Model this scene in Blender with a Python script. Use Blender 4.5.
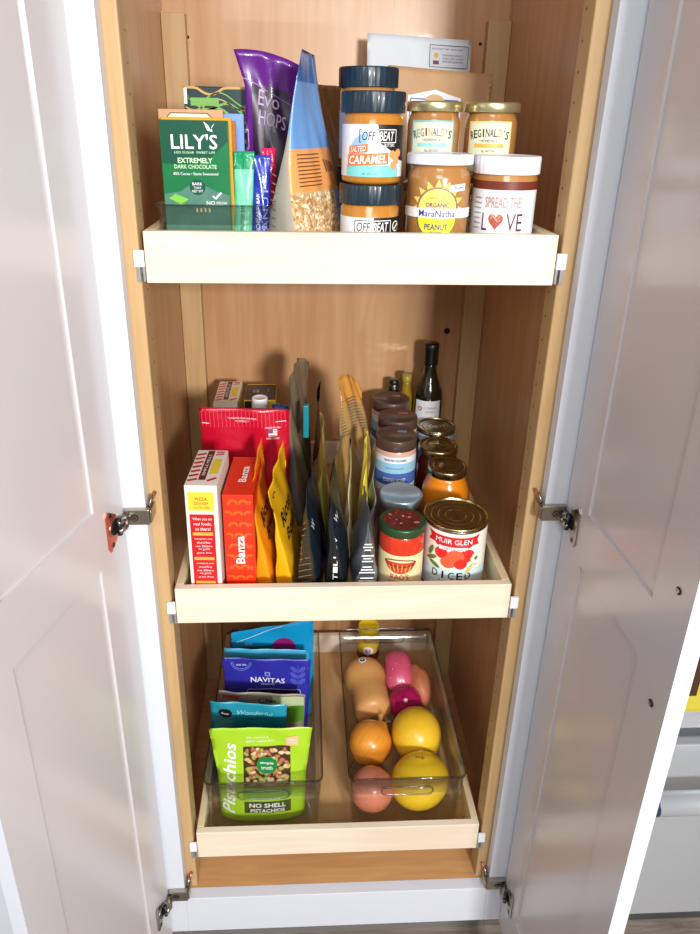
import bpy, math, random
from math import sin, cos, pi, radians
from mathutils import Vector, Matrix

for o in list(bpy.data.objects): bpy.data.objects.remove(o)
SC = bpy.context.scene
COL = SC.collection
rnd = random.Random(7)

# ------------------------------------------------------------------ camera
YAW, PITCH, ROLL, FPX, PPX, PPY = 0.05215, 0.38909, 0.01769, 690.58, 337.80, 404.43
cam = bpy.data.cameras.new('camera'); camo = bpy.data.objects.new('camera', cam); COL.objects.link(camo)
F = Vector((sin(YAW)*cos(PITCH), cos(YAW)*cos(PITCH), -sin(PITCH)))
R0 = Vector((cos(YAW), -sin(YAW), 0)); U0 = R0.cross(F)
R2 = cos(ROLL)*R0 + sin(ROLL)*U0; U2 = -sin(ROLL)*R0 + cos(ROLL)*U0
M = Matrix((R2, U2, -F)).transposed().to_4x4(); M.translation = Vector((-0.0595, -0.8403, 1.5234))
camo.matrix_world = M
cam.sensor_width = 36; cam.sensor_fit = 'AUTO'; cam.lens = FPX*36/934
cam.shift_x = (350-PPX)/934; cam.shift_y = (PPY-467)/934
cam.clip_start = 0.01
SC.camera = camo

# ------------------------------------------------------------------ world, lights, exposure
w = bpy.data.worlds.new('world'); SC.world = w; w.use_nodes = True
bg = w.node_tree.nodes['Background']; bg.inputs[0].default_value = (0.93, 0.96, 1.0, 1); bg.inputs[1].default_value = 0.34
def area(name, loc, target, sx, sy, power, col=(1, 1, 1)):
    l = bpy.data.lights.new(name, 'AREA'); l.shape = 'RECTANGLE'; l.size = sx; l.size_y = sy; l.energy = power; l.color = col
    o = bpy.data.objects.new(name, l); COL.objects.link(o); o.location = loc
    o.rotation_euler = (Vector(target)-Vector(loc)).to_track_quat('-Z', 'Y').to_euler(); return o
area('kitchen_window_light', (0.62, -2.4, 1.82), (0, 0.2, 0.95), 0.30, 0.30, 69, (1, 0.985, 0.96))
area('overhead_fill_light', (-0.2, -1.9, 2.3), (0, 0.1, 0.6), 0.8, 0.8, 16, (1, 0.98, 0.95))  # soft overhead fill added to brighten, stands for no actual lamp
SC.view_settings.view_transform = 'Standard'; SC.view_settings.look = 'None'
SC.view_settings.gamma = 1; SC.view_settings.use_curve_mapping = False
SC.view_settings.exposure = 0.12

# ------------------------------------------------------------------ materials
MATS = {}
def s2l(c):
    return tuple(((x/255)/12.92 if x/255 <= 0.04045 else ((x/255+0.055)/1.055)**2.4) for x in c)
def mat(name, rgb, rough=0.45, metal=0.0, coat=0.0, bump=0.0, bscale=60, var=0.0, vscale=8, trans=0, ior=1.45, spec=0.5):
    if name in MATS: return MATS[name]
    m = bpy.data.materials.new(name); m.use_nodes = True; nt = m.node_tree; b = nt.nodes['Principled BSDF']
    c = s2l(rgb)
    b.inputs['Base Color'].default_value = (*c, 1); b.inputs['Roughness'].default_value = rough
    b.inputs['Metallic'].default_value = metal; b.inputs['Coat Weight'].default_value = coat
    b.inputs['Coat Roughness'].default_value = 0.08
    b.inputs['Specular IOR Level'].default_value = spec
    b.inputs['Transmission Weight'].default_value = trans; b.inputs['IOR'].default_value = ior
    tc = nt.nodes.new('ShaderNodeTexCoord')
    n = nt.nodes.new('ShaderNodeTexNoise'); n.inputs['Scale'].default_value = vscale; n.inputs['Detail'].default_value = 3
    nt.links.new(tc.outputs['Object'], n.inputs['Vector'])
    mx = nt.nodes.new('ShaderNodeMix'); mx.data_type = 'RGBA'
    v = var if var else 0.03
    mx.inputs[6].default_value = (*[x*(1-v) for x in c], 1); mx.inputs[7].default_value = (*[min(1, x*(1+v)) for x in c], 1)
    nt.links.new(n.outputs['Fac'], mx.inputs[0]); nt.links.new(mx.outputs[2], b.inputs['Base Color'])
    if bump:
        n2 = nt.nodes.new('ShaderNodeTexNoise'); n2.inputs['Scale'].default_value = bscale; n2.inputs['Detail'].default_value = 4
        nt.links.new(tc.outputs['Object'], n2.inputs['Vector'])
        bp = nt.nodes.new('ShaderNodeBump'); bp.inputs['Strength'].default_value = bump; bp.inputs['Distance'].default_value = 0.01
        nt.links.new(n2.outputs['Fac'], bp.inputs['Height']); nt.links.new(bp.outputs['Normal'], b.inputs['Normal'])
    MATS[name] = m; return m
def wood(name, c1, c2, grain=(30, 30, 1.5), rough=0.42, dist=1.0, coat=0.0):
    if name in MATS: return MATS[name]
    m = bpy.data.materials.new(name); m.use_nodes = True; nt = m.node_tree; b = nt.nodes['Principled BSDF']
    tc = nt.nodes.new('ShaderNodeTexCoord'); mp = nt.nodes.new('ShaderNodeMapping'); mp.inputs['Scale'].default_value = grain
    nt.links.new(tc.outputs['Object'], mp.inputs['Vector'])
    n = nt.nodes.new('ShaderNodeTexNoise'); n.inputs['Scale'].default_value = 3; n.inputs['Detail'].default_value = 6; n.inputs['Distortion'].default_value = dist
    nt.links.new(mp.outputs[0], n.inputs['Vector'])
    r = nt.nodes.new('ShaderNodeValToRGB'); e = r.color_ramp.elements
    e[0].position = 0.3; e[0].color = (*s2l(c1), 1); e[1].position = 0.7; e[1].color = (*s2l(c2), 1)
    nt.links.new(n.outputs['Fac'], r.inputs[0])
    n2 = nt.nodes.new('ShaderNodeTexNoise'); n2.inputs['Scale'].default_value = 5; nt.links.new(tc.outputs['Object'], n2.inputs['Vector'])
    mx = nt.nodes.new('ShaderNodeMix'); mx.data_type = 'RGBA'; mx.blend_type = 'MULTIPLY'; mx.inputs[0].default_value = 0.25
    nt.links.new(r.outputs[0], mx.inputs[6]); nt.links.new(n2.outputs['Color'], mx.inputs[7])
    hs = nt.nodes.new('ShaderNodeRGBToBW'); nt.links.new(n2.outputs['Color'], hs.inputs[0]); nt.links.new(hs.outputs[0], mx.inputs[7])
    nt.links.new(mx.outputs[2], b.inputs['Base Color']); b.inputs['Roughness'].default_value = rough; b.inputs['Coat Weight'].default_value = coat
    MATS[name] = m; return m
def clear(name, tint=(0.965, 0.97, 0.97), refl=1.0):
    if name in MATS: return MATS[name]
    m = bpy.data.materials.new(name); m.use_nodes = True; nt = m.node_tree; nt.nodes.clear()
    out = nt.nodes.new('ShaderNodeOutputMaterial'); t = nt.nodes.new('ShaderNodeBsdfTransparent'); t.inputs[0].default_value = (*tint, 1)
    g = nt.nodes.new('ShaderNodeBsdfGlossy'); g.inputs['Roughness'].default_value = 0.06; g.inputs[0].default_value = (1, 1, 1, 1)
    f = nt.nodes.new('ShaderNodeLayerWeight'); f.inputs[0].default_value = 0.5; pw = nt.nodes.new('ShaderNodeMath'); pw.operation = 'POWER'; pw.inputs[1].default_value = 4; nt.links.new(f.outputs['Facing'], pw.inputs[0])
    mm = nt.nodes.new('ShaderNodeMath'); mm.operation = 'MULTIPLY_ADD'; mm.inputs[1].default_value = 0.7*refl; mm.inputs[2].default_value = 0.035; mm.use_clamp = True
    nt.links.new(pw.outputs[0], mm.inputs[0])
    x = nt.nodes.new('ShaderNodeMixShader'); nt.links.new(mm.outputs[0], x.inputs[0]); nt.links.new(t.outputs[0], x.inputs[1]); nt.links.new(g.outputs[0], x.inputs[2])
    nt.links.new(x.outputs[0], out.inputs[0]); MATS[name] = m; return m

WHITE = mat('painted_white', (216, 220, 230), 0.32, var=0.01)
LDOOR = mat('painted_door_white', (208, 203, 204), 0.24, var=0.01, spec=0.9, coat=0.15)
MAPLE = wood('maple_interior', (198, 146, 98), (214, 168, 122), (14, 14, 1.0), 0.36, coat=0.15)
MAPLEH = wood('maple_floor_board', (206, 150, 96), (222, 172, 116), (2, 20, 20), 0.4)
BIRCH = wood('birch_drawer', (242, 221, 194), (250, 234, 213), (1.4, 14, 14), 0.45)
BIRCHY = wood('birch_drawer_side', (236, 214, 172), (246, 228, 190), (14, 1.4, 14), 0.45)
POSTW = wood('birch_post', (198, 160, 110), (212, 176, 126), (20, 20, 1.2), 0.5)
DARKHOLE = mat('dark_hole', (28, 20, 14), 0.8)
STEEL = mat('hinge_nickel', (176, 168, 156), 0.28, 1.0)
WOODREFL = mat('hinge_wood_reflection_tint', (214, 132, 108), 0.3, 0.9)  # salmon wood reflection put into the hinge metal's colour; also colours the clip tabs
BLKM = mat('hinge_black', (30, 28, 28), 0.4)
PLW = mat('white_plastic', (238, 240, 246), 0.35)
GREYP = mat('grey_metal_slide', (170, 176, 186), 0.35, 0.6)
CLEAR = clear('clear_acrylic')
CLEARB = clear('clear_acrylic_edge', (0.72, 0.72, 0.72), 1.3)

# ------------------------------------------------------------------ mesh builder
class MB:
    def __init__(s): s.v = []; s.f = []; s.m = []; s.mats = []; s.sm = []
    def mi(s, m):
        if m not in s.mats: s.mats.append(m)
        return s.mats.index(m)
    def add(s, vs, fs, m, smooth=False):
        o = len(s.v); s.v += [tuple(v) for v in vs]; i = s.mi(m)
        for k, f in enumerate(fs):
            s.f.append([a+o for a in f]); s.m.append(i); s.sm.append(smooth)
    def box(s, x0, x1, y0, y1, z0, z1, m, b=0.0):
        if b:
            # chamfered box
            import bmesh
            bm = bmesh.new(); bmesh.ops.create_cube(bm, size=1)
            for v in bm.verts: v.co = Vector(((x0+x1)/2+v.co.x*(x1-x0), (y0+y1)/2+v.co.y*(y1-y0), (z0+z1)/2+v.co.z*(z1-z0)))
            bmesh.ops.bevel(bm, geom=bm.edges[:], offset=b, segments=2, profile=0.5, affect='EDGES')
            bm.verts.index_update(); s.add([v.co[:] for v in bm.verts], [[v.index for v in f.verts] for f in bm.faces], m); bm.free(); return
        vs = [(x, y, z) for z in (z0, z1) for y in (y0, y1) for x in (x0, x1)]
        s.add(vs, [(0, 2, 3, 1), (4, 5, 7, 6), (0, 1, 5, 4), (2, 6, 7, 3), (0, 4, 6, 2), (1, 3, 7, 5)], m)
    def lathe(s, prof, m, n=48, rib=None, cx=0, cy=0, smooth=True, mats=None):
        # prof: list of (r, z); rib=(count, amp, i0, i1)
        vs = []
        for i, (r, z) in enumerate(prof):
            for k in range(n):
                a = 2*pi*k/n; rr = r
                if rib and rib[2] <= i <= rib[3]: rr = r - (rib[1] if k % rib[0] == 0 else 0)
                vs.append((cx+rr*cos(a), cy+rr*sin(a), z))
        o = len(s.v); s.v += vs
        for i in range(len(prof)-1):
            mm = s.mi(mats[i] if mats else m)
            for k in range(n):
                a = o+i*n+k; b = o+i*n+(k+1) % n
                s.f.append([a, b, b+n, a+n]); s.m.append(mm); s.sm.append(smooth)
        s.f.append([o+k for k in range(n)][::-1]); s.m.append(s.mi(mats[0] if mats else m)); s.sm.append(False)
        s.f.append([o+(len(prof)-1)*n+k for k in range(n)]); s.m.append(s.mi(mats[-1] if mats else m)); s.sm.append(False)
    def tube(s, pts, r, m, n=8, closed=False):
        pts = [Vector(p) for p in pts]; N = len(pts); rings = []
        for i, p in enumerate(pts):
            a = pts[(i-1) % N] if (closed or i > 0) else p; b = pts[(i+1) % N] if (closed or i < N-1) else p
            t = (b-a).normalized(); up = Vector((0, 0, 1)) if abs(t.z) < 0.9 else Vector((1, 0, 0))
            x = t.cross(up).normalized(); y = x.cross(t).normalized()
            rings.append([p+x*r*cos(2*pi*k/n)+y*r*sin(2*pi*k/n) for k in range(n)])
        vs = [v for rg in rings for v in rg]; fs = []
        for i in range(N if closed else N-1):
            j = (i+1) % N
            for k in range(n): fs.append((i*n+k, i*n+(k+1) % n, j*n+(k+1) % n, j*n+k))
        if not closed: fs += [tuple(range(n))[::-1], tuple((N-1)*n+k for k in range(n))]
        s.add(vs, fs, m, True)
    # ---- prints on a surface S(s, t, off) -> Vector
    def rect(s, S, s0, t0, s1, t1, m, off=0.0004, n=10, k=4):
        vs = [S(s0+(s1-s0)*i/n, t0+(t1-t0)*j/k, off) for j in range(k+1) for i in range(n+1)]
        s.add(vs, [(j*(n+1)+i, j*(n+1)+i+1, (j+1)*(n+1)+i+1, (j+1)*(n+1)+i) for j in range(k) for i in range(n)], m, True)
    def tris(s, S, tri, m, off, lim=0.006):
        out = []; st = list(tri)
        while st:
            a, b, c = st.pop()
            la, lb, lc = math.dist(a, b), math.dist(b, c), math.dist(c, a); M_ = max(la, lb, lc)
            if M_ <= lim or len(out) > 4000: out.append((a, b, c)); continue
            if M_ == la: d = ((a[0]+b[0])/2, (a[1]+b[1])/2); st += [(a, d, c), (d, b, c)]
            elif M_ == lb: d = ((b[0]+c[0])/2, (b[1]+c[1])/2); st += [(a, b, d), (a, d, c)]
            else: d = ((c[0]+a[0])/2, (c[1]+a[1])/2); st += [(a, b, d), (d, b, c)]
        idx = {}; vs = []; fs = []
        for t_ in out:
            f = []
            for q in t_:
                k = (round(q[0], 7), round(q[1], 7))
                if k not in idx: idx[k] = len(vs); vs.append(S(q[0], q[1], off))
                f.append(idx[k])
            fs.append(tuple(f))
        s.add(vs, fs, m, True)
    def disc(s, S, c, t, rx, ry, m, off=0.0005, rot=0, n=20):
        vs = [S(c, t, off)]
        for q in (0.5, 1.0):
            for i in range(n):
                a = 2*pi*i/n; x = rx*q*cos(a); y = ry*q*sin(a)
                vs.append(S(c+x*cos(rot)-y*sin(rot), t+x*sin(rot)+y*cos(rot), off))
        fs = [(0, 1+i, 1+(i+1) % n) for i in range(n)] + [(1+i, 1+n+i, 1+n+(i+1) % n, 1+(i+1) % n) for i in range(n)]
        s.add(vs, fs, m, True)
    def poly(s, S, pts, m, off=0.0005):
        from mathutils.geometry import tessellate_polygon
        T3 = tessellate_polygon([[Vector((p[0], p[1], 0)) for p in pts]])
        tri = []
        for a, b, c in T3:
            a, b, c = pts[a], pts[b], pts[c]
            if (b[0]-a[0])*(c[1]-a[1])-(b[1]-a[1])*(c[0]-a[0]) < 0: b, c = c, b
            tri.append((a, b, c))
        s.tris(S, tri, m, off)
    def stroke(s, S, pts, wd, m, off=0.0006):
        vs = []; fs = []
        for i, p in enumerate(pts):
            a = pts[max(i-1, 0)]; b = pts[min(i+1, len(pts)-1)]
            dx, dy = b[0]-a[0], b[1]-a[1]; L = math.hypot(dx, dy) or 1; nx, ny = -dy/L*wd/2, dx/L*wd/2
            vs += [S(p[0]+nx, p[1]+ny, off), S(p[0]-nx, p[1]-ny, off)]
        for i in range(len(pts)-1): fs.append((2*i, 2*i+1, 2*i+3, 2*i+2))
        s.add(vs, fs, m, True)
    def text(s, S, txt, c, t, h, m, wd=None, off=0.0008, bold=0.0, rot=0.0, shear=0.0, arc=0.0):
        vs, fs, (W, H) = glyphs(txt, bold, shear)
        if W <= 0: return
        sy = h; sx = (wd/W) if wd else h/1.0
        out = []
        for x, y in vs:
            x = (x-W/2)*sx; y = (y-0.5)*sy
            if arc: y -= arc*(x*x)
            xx = x*cos(rot)-y*sin(rot); yy = x*sin(rot)+y*cos(rot)
            out.append(S(c+xx, t+yy, off))
        F3_ = [f for f in fs if len(f) == 3]; FN = [f for f in fs if len(f) != 3]
        s2 = []
        for x, y in vs:
            x = (x-W/2)*sx; y = (y-0.5)*sy
            if arc: y -= arc*(x*x)
            s2.append((c+x*cos(rot)-y*sin(rot), t+x*sin(rot)+y*cos(rot)))
        if FN: s.add(out, FN, m)
        if F3_: s.tris(S, [(s2[a], s2[b_], s2[c_]) for a, b_, c_ in F3_], m, off, max(0.003, h*0.35) if h < 0.2 else 1.0)
    def build(s, name, parent=None, loc=None):
        me = bpy.data.meshes.new(name); me.from_pydata(s.v, [], s.f)
        for m in s.mats: me.materials.append(m)
        me.polygons.foreach_set('material_index', s.m); me.polygons.foreach_set('use_smooth', s.sm); me.update()
        o = bpy.data.objects.new(name, me); COL.objects.link(o)
        if parent: o.parent = parent
        if loc: o.location = loc
        return o
GC = {}
def glyphs(txt, bold, shear):
    k = (txt, bold, shear)
    if k in GC: return GC[k]
    cu = bpy.data.curves.new('t', 'FONT'); cu.body = txt; cu.size = 1; cu.resolution_u = 2; cu.offset = bold; cu.shear = shear
    o = bpy.data.objects.new('t', cu); COL.objects.link(o)
    bpy.context.view_layer.update()
    me = bpy.data.meshes.new_from_object(o.evaluated_get(bpy.context.evaluated_depsgraph_get()))
    vs = [(v.co.x, v.co.y) for v in me.vertices]; fs = [tuple(p.vertices) for p in me.polygons]
    bpy.data.objects.remove(o); bpy.data.curves.remove(cu); bpy.data.meshes.remove(me)
    if not vs: r = ([], [], (0, 0))
    elif txt == "'": r = ([(x*.35-min(v[0] for v in vs)*.35, 1.0-(max(v[1] for v in vs)-y)*1.2) for x, y in vs], fs, (.06, 1))
    else:
        x0 = min(v[0] for v in vs); x1 = max(v[0] for v in vs); y0 = min(v[1] for v in vs); y1 = max(v[1] for v in vs)
        H = (y1-y0) or 1
        vs = [((v[0]-x0)/H, (v[1]-y0)/H) for v in vs]; r = (vs, fs, ((x1-x0)/H, 1))
    GC[k] = r; return r

def thing(name, label, cat, loc=(0, 0, 0), rz=0, group=None):
    o = bpy.data.objects.new(name, None); COL.objects.link(o); o.location = loc; o.rotation_euler = (0, 0, rz)
    o.empty_display_size = 0.02
    o['label'] = label; o['category'] = cat
    if group: o['group'] = group
    return o
def tag(o, label, cat, group=None):
    o['label'] = label; o['category'] = cat
    if group: o['group'] = group
    return o
# surfaces
def flat(o, ex, ey):
    o = Vector(o); ex = Vector(ex).normalized(); ey = Vector(ey).normalized(); n = ex.cross(ey)
    return lambda s, t, off=0: o+ex*s+ey*t+n*off
def cyl(r, a0=0.0, z0=0.0):
    # s = 0 faces local -Y turned by a0
    return lambda s, t, off=0: Vector(((r+off)*sin(s/r+a0), -(r+off)*cos(s/r+a0), z0+t))

# ------------------------------------------------------------------ room
FLOORM = wood('grey_oak_floor', (120, 108, 98), (168, 154, 142), (2, 22, 10), 0.5, 1.5)
b = MB(); b.box(-3, 3, -3.5, 0.7, -0.05, 0, FLOORM); b.build('floor')['kind'] = 'structure'
WALLP = mat('wall_paint', (232, 230, 226), 0.7)
b = MB(); b.box(-3, 3, 0.65, 0.75, 0, 2.7, WALLP); b.build('wall_back')['kind'] = 'structure'

# ------------------------------------------------------------------ pantry cabinet
CAB = thing('pantry_cabinet', 'tall white pantry cabinet standing open with maple interior and three slide-out drawers', 'cabinet', (0, 0, 0))
ZT = 2.15; SX = 0.303
b = MB(); b.box(-SX-0.018, -SX, 0.0, 0.545, 0.137, ZT, MAPLE); o = b.build('side_panel', CAB)
b = MB(); b.box(SX, SX+0.018, 0.0, 0.545, 0.137, ZT, MAPLE)
o = b.build('side_panel', CAB)
b = MB(); b.box(-SX, SX, 0.53, 0.545, 0.14, ZT, MAPLE)
S = flat((0, 0.53, 0), (1, 0, 0), (0, 0, 1))
b.disc(S, 0.236, 1.125, 0.0065, 0.0065, DARKHOLE, 0.0006)
b.disc(S, -0.262, 1.655, 0.003, 0.003, DARKHOLE, 0.0006); b.disc(S, 0.255, 1.655, 0.003, 0.003, DARKHOLE, 0.0006)
b.build('back_panel', CAB)
b = MB(); b.box(-SX, SX, 0.0, 0.53, 0.21, 0.228, MAPLEH); b.build('bottom_panel', CAB)
b = MB(); b.box(-SX, SX, 0.0, 0.53, ZT-0.018, ZT, MAPLE); b.build('top_panel', CAB)
b = MB()
for sx in (-1, 1):
    x0, x1 = sorted((sx*0.274, sx*0.318)); b.box(x0, x1, -0.02, -0.0, 0.137, ZT, WHITE, 0.001)
b.box(-0.274, 0.274, -0.02, -0.0, 0.137, 0.228, WHITE, 0.001); b.box(-0.274, 0.274, -0.02, 0.0, ZT-0.05, ZT, WHITE, 0.001)
b.build('face_frame', CAB)
b = MB(); b.box(-SX, SX, 0.05, 0.07, 0.0, 0.137, mat('toe_board', (120, 116, 112), 0.6)); b.build('toe_board', CAB)
for sx in (-1, 1):
    x0, x1 = sorted((sx*0.256, sx*0.3025)); b = MB()
    b.box(x0, x1, 0.0015, 0.040, 0.2285 if sx < 0 else 0.2285, ZT-0.02, POSTW, 0.0025)
    S = flat((sx*0.256, 0, 0), (0, -sx, 0), (0, 0, 1)) if sx < 0 else flat((sx*0.256, 0, 0), (0, -1, 0), (0, 0, 1))
    for z in range(0, 46):
        zz = 0.3+z*0.032
        c = -0.026 if sx > 0 else 0.026
        if sx < 0: S = flat((sx*0.256, 0, 0), (0, 1, 0), (0, 0, 1))
        b.disc(S, c, zz, 0.0015, 0.0015, DARKHOLE, 0.0006, n=8)
    b.build('front_post', CAB)
    x0, x1 = sorted((sx*0.262, sx*0.3025)); b = MB(); b.box(x0, x1, 0.508, 0.53, 0.2285, 1.69, POSTW, 0.001)
    b.build('rear_post', CAB)

# ---- drawers
def drawer(z1, h=0.062):
    b = MB(); t = 0.012; D = 0.506; W = 0.25; z0 = z1-h
    b.box(-W, -W+t, t, D, z0, z1, BIRCHY, 0.0012); b.box(W-t, W, t, D, z0, z1, BIRCHY, 0.0012)
    b.box(-W+t, W-t, D-t, D, z0, z1, BIRCH, 0.0012)
    b.box(-W+t-.003, W-t+.003, t-.002, D-t+.003, z0+0.004, z0+0.012, MAPLEY)
    d = b.build('drawer', CAB)
    f = MB(); f.box(-W, W, 0, t, z0, z1, BIRCH, 0.0012); f.build('front_panel', d)
    for sx in (-1, 1):
        c = MB()
        def bx(xa, xb, *a): x0, x1 = sorted((sx*xa, sx*xb)); c.box(x0, x1, *a)
        bx(0.2505, 0.2625, -0.004, 0.001, z1-0.042, z1-0.022, PLW, 0.001)
        bx(0.2505, 0.2530, -0.003, 0.001, z1-0.060, z1-0.042, GREYP, 0.0005)
        bx(0.2560, 0.2600, -0.003, 0.001, z1-0.060, z1-0.042, GREYP, 0.0005)
        bx(0.2505, 0.2550, 0.001, 0.50, z1-0.050, z1-0.036, GREYP, 0.0005)
        c.build('slide_runner', d)
    return d
MAPLEY = wood('drawer_bottom_ply', (212, 166, 110), (226, 184, 130), (14, 1.4, 14), 0.4)
Z1, Z2, Z3 = 1.400, 0.887, 0.370
for z in (Z1, Z2, Z3): drawer(z)
F1, F2, F3 = Z1-0.0495, Z2-0.0495, Z3-0.0495

# ---- doors (local x: 0 at hinge, to width; inner face towards +n)
def door(sx, ang, W, r1, r2, zmid, name):
    # built in local frame: u along the door, n = thickness direction pointing inwards (towards the other door)
    a = radians(ang); u = Vector((sx*sin(a), -cos(a), 0)); n = Vector((-sx*cos(a), -sin(a), 0))
    hp = Vector((sx*0.303, -0.025, 0))
    def P(r, d, z): return hp+u*r+n*d+Vector((0, 0, z))
    D = MB(); z0, z1 = 0.14, 2.13; T = 0.020; rec = 0.0035
    wins = [(r1, r2, 0.24, zmid[0]), (r1, r2, zmid[1], z1-0.065)]
    rs = [0, r1, r2, W]; zs = [z0, 0.24, zmid[0], zmid[1], z1-0.065, z1]
    def quad(p, m=LDOOR):
        if sx < 0: p = p[::-1]
        D.add(p, [(0, 1, 2, 3)], m)
    for i in range(3):
        for j in range(5):
            if i == 1 and j in (1, 3): continue
            quad([P(rs[i], 0, zs[j]), P(rs[i+1], 0, zs[j]), P(rs[i+1], 0, zs[j+1]), P(rs[i], 0, zs[j+1])])
    for (a0, a1, b0, b1) in wins:
        quad([P(a0, -rec, b0), P(a1, -rec, b0), P(a1, -rec, b1), P(a0, -rec, b1)])
        for (p, q) in (((a0, b0), (a1, b0)), ((a1, b0), (a1, b1)), ((a1, b1), (a0, b1)), ((a0, b1), (a0, b0))):
            quad([P(p[0], 0, p[1]), P(q[0], 0, q[1]), P(q[0], -rec, q[1]), P(p[0], -rec, p[1])])
    # outside and edges
    e = 0.002
    quad([P(W, -T, z0), P(0, -T, z0), P(0, -T, z1), P(W, -T, z1)], WHITE)
    quad([P(W, 0, z0), P(W, -T, z0), P(W, -T, z1), P(W, 0, z1)], WHITE)
    quad([P(0, -T, z0), P(0, 0, z0), P(0, 0, z1), P(0, -T, z1)], WHITE)
    quad([P(0, -T, z0), P(W, -T, z0), P(W, 0, z0), P(0, 0, z0)], WHITE)
    quad([P(0, 0, z1), P(W, 0, z1), P(W, -T, z1), P(0, -T, z1)], WHITE)
    d = D.build(name, CAB)
    if sx > 0:
        for z in (1.101, 0.956):
            k = MB(); S = lambda s, t, off=0, z=z: P(0.272+s, off, z+t)
            k.disc(S, 0, 0, 0.0045, 0.0045, BLKM, 0.0008)
            for q in range(3): k.disc(S, 0.0016*cos(q*2.1+.5), 0.0016*sin(q*2.1+.5), 0.0016, 0.0016, STEEL, 0.0016, n=8)
            k.build('handle_screw', d)
    # hinges
    for hz, cup in ((1.026, True), (0.247, False), (1.80, False)):
        m = WOODREFL if (cup and sx < 0) else STEEL
        k = MB()
        S = lambda s, t, off=0: P(0.031+s, off, hz+t)
        def pl(pts, th, mm):
            vs = [S(p[0], p[1], 0.0002) for p in pts]+[S(p[0], p[1], th) for p in pts]; nn = len(pts)
            k.add(vs, [tuple(range(nn, 2*nn)), tuple(range(nn))[::-1]]+[(i, (i+1) % nn, nn+(i+1) % nn, nn+i) for i in range(nn)], mm)
        sgn = 1
        pl([(-0.010, 0.016), (0.010, 0.030), (0.014, 0.024), (0.014, -0.024), (0.010, -0.030), (-0.010, -0.016)], 0.0022, m)
        # cup with dark well and two bright pins
        for rr, th, mm in ((0.0125, 0.0030, STEEL), (0.0100, 0.0034, BLKM)):
            vs = [S(rr*cos(2*pi*i/20)-0.003, rr*sin(2*pi*i/20), 0.001) for i in range(20)]+[S(rr*cos(2*pi*i/20)-0.003, rr*sin(2*pi*i/20), th) for i in range(20)]
            k.add(vs, [tuple(range(20, 40))]+[(i, (i+1) % 20, 20+(i+1) % 20, 20+i) for i in range(20)], mm)
        k.disc(S, 0.004, 0.022, 0.0035, 0.0035, BLKM, 0.0026, n=12); k.disc(S, 0.004, -0.022, 0.0035, 0.0035, BLKM, 0.0026, n=12)
        # knuckle arms from the cup to the frame plate
        A = P(0.026, 0.006, hz+0.006); B = Vector((sx*0.300, -0.031, hz+0.004))
        k.tube([A, (A+B)/2+n*0.004, B], 0.0040, STEEL, 8)
        A = P(0.026, 0.006, hz-0.007); B = Vector((sx*0.300, -0.029, hz-0.004))
        k.tube([A, (A+B)/2+n*0.005, B], 0.0045, STEEL, 8)
        k.tube([P(0.024, 0.007, hz+0.012), P(0.024, 0.007, hz-0.012)], 0.0035, BLKM, 8)
        x0, x1 = sorted((sx*0.268, sx*0.302))
        k.box(x0, x1, -0.0285, -0.0205, hz-0.0115, hz+0.0115, STEEL, 0.001)
        S2 = flat((sx*0.288, -0.0285, hz), (1, 0, 0), (0, 0, 1))
        k.disc(S2, 0, 0, 0.0055, 0.0055, mat('dark_steel', (96, 90, 84), 0.4, 1.0), 0.0004); k.disc(S2, 0, 0, 0.0038, 0.0038, STEEL, 0.0009)
        k.stroke(S2, [(-0.0026, -0.0026), (0.0026, 0.0026)], 0.0012, BLKM, 0.0013); k.stroke(S2, [(-0.0026, 0.0026), (0.0026, -0.0026)], 0.0012, BLKM, 0.0013)
        # wrap-around clip on the inner edge of the stile
        x0, x1 = sorted((sx*0.2655, sx*0.2678)); k.box(x0, x1, -0.0275, 0.001, hz-0.009, hz+0.009, STEEL, 0.0008)
        k.tube([(sx*0.270, -0.018, hz+0.010), (sx*0.266, -0.010, hz+0.024)], 0.0022, STEEL, 6)
        k.tube([(sx*0.270, -0.010, hz+0.010), (sx*0.263, -0.003, hz+0.026)], 0.0022, WOODREFL, 6)
        k.build('hinge', d)
    return d
door(-1, 15, 0.302, 0.066, 0.243, (0.986, 1.069), 'cabinet_door')
door(1, 1.2, 0.297, 0.064, 0.232, (0.984, 1.061), 'cabinet_door')

# ------------------------------------------------------------------ neighbours of the pantry
BRUSH = mat('brushed_stainless', (206, 210, 216), 0.34, 0.55, bump=0.02, bscale=200)
BRUSHD = mat('dark_stainless', (120, 124, 128), 0.35, 0.85)
YEL = mat('oven_window_frame', (200, 184, 62), 0.35)
OV = thing('wall_oven', 'stainless steel wall oven with bar handle to the right of the open pantry door', 'oven', (0, 0, 0))
b = MB(); b.box(0.345, 1.10, 0.0, 0.60, 0.10, 2.1, BRUSHD); b.box(0.345, 1.10, 0.05, 0.6, 0, 0.10, BRUSHD); b.build('body', OV)
b = MB(); b.box(0.348, 1.097, -0.022, -0.0005, 0.14, 0.575, BRUSH, 0.002); b.build('lower_door', OV)
b = MB(); b.box(0.348, 1.097, -0.022, -0.0005, 0.612, 1.25, BRUSH, 0.002); dd = b.build('upper_door', OV)
b = MB(); b.box(0.348, 1.097, -0.006, -0.0005, 0.577, 0.610, BRUSHD); b.build('vent_strip', OV)
b = MB(); b.box(0.40, 1.05, -0.028, -0.0225, 0.655, 1.20, YEL, 0.005); b.box(0.425, 0.560, -0.030, -0.0282, 0.69, 1.17, mat('oven_glass', (70, 40, 18), 0.15, coat=0.5)); b.build('window', dd)
b = MB(); b.tube([(0.505, -0.078, 0.512), (1.04, -0.078, 0.512)], 0.0185, BRUSH, 24)
HB = mat('handle_end_cap', (110, 140, 180), 0.15, 0.9)
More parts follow.
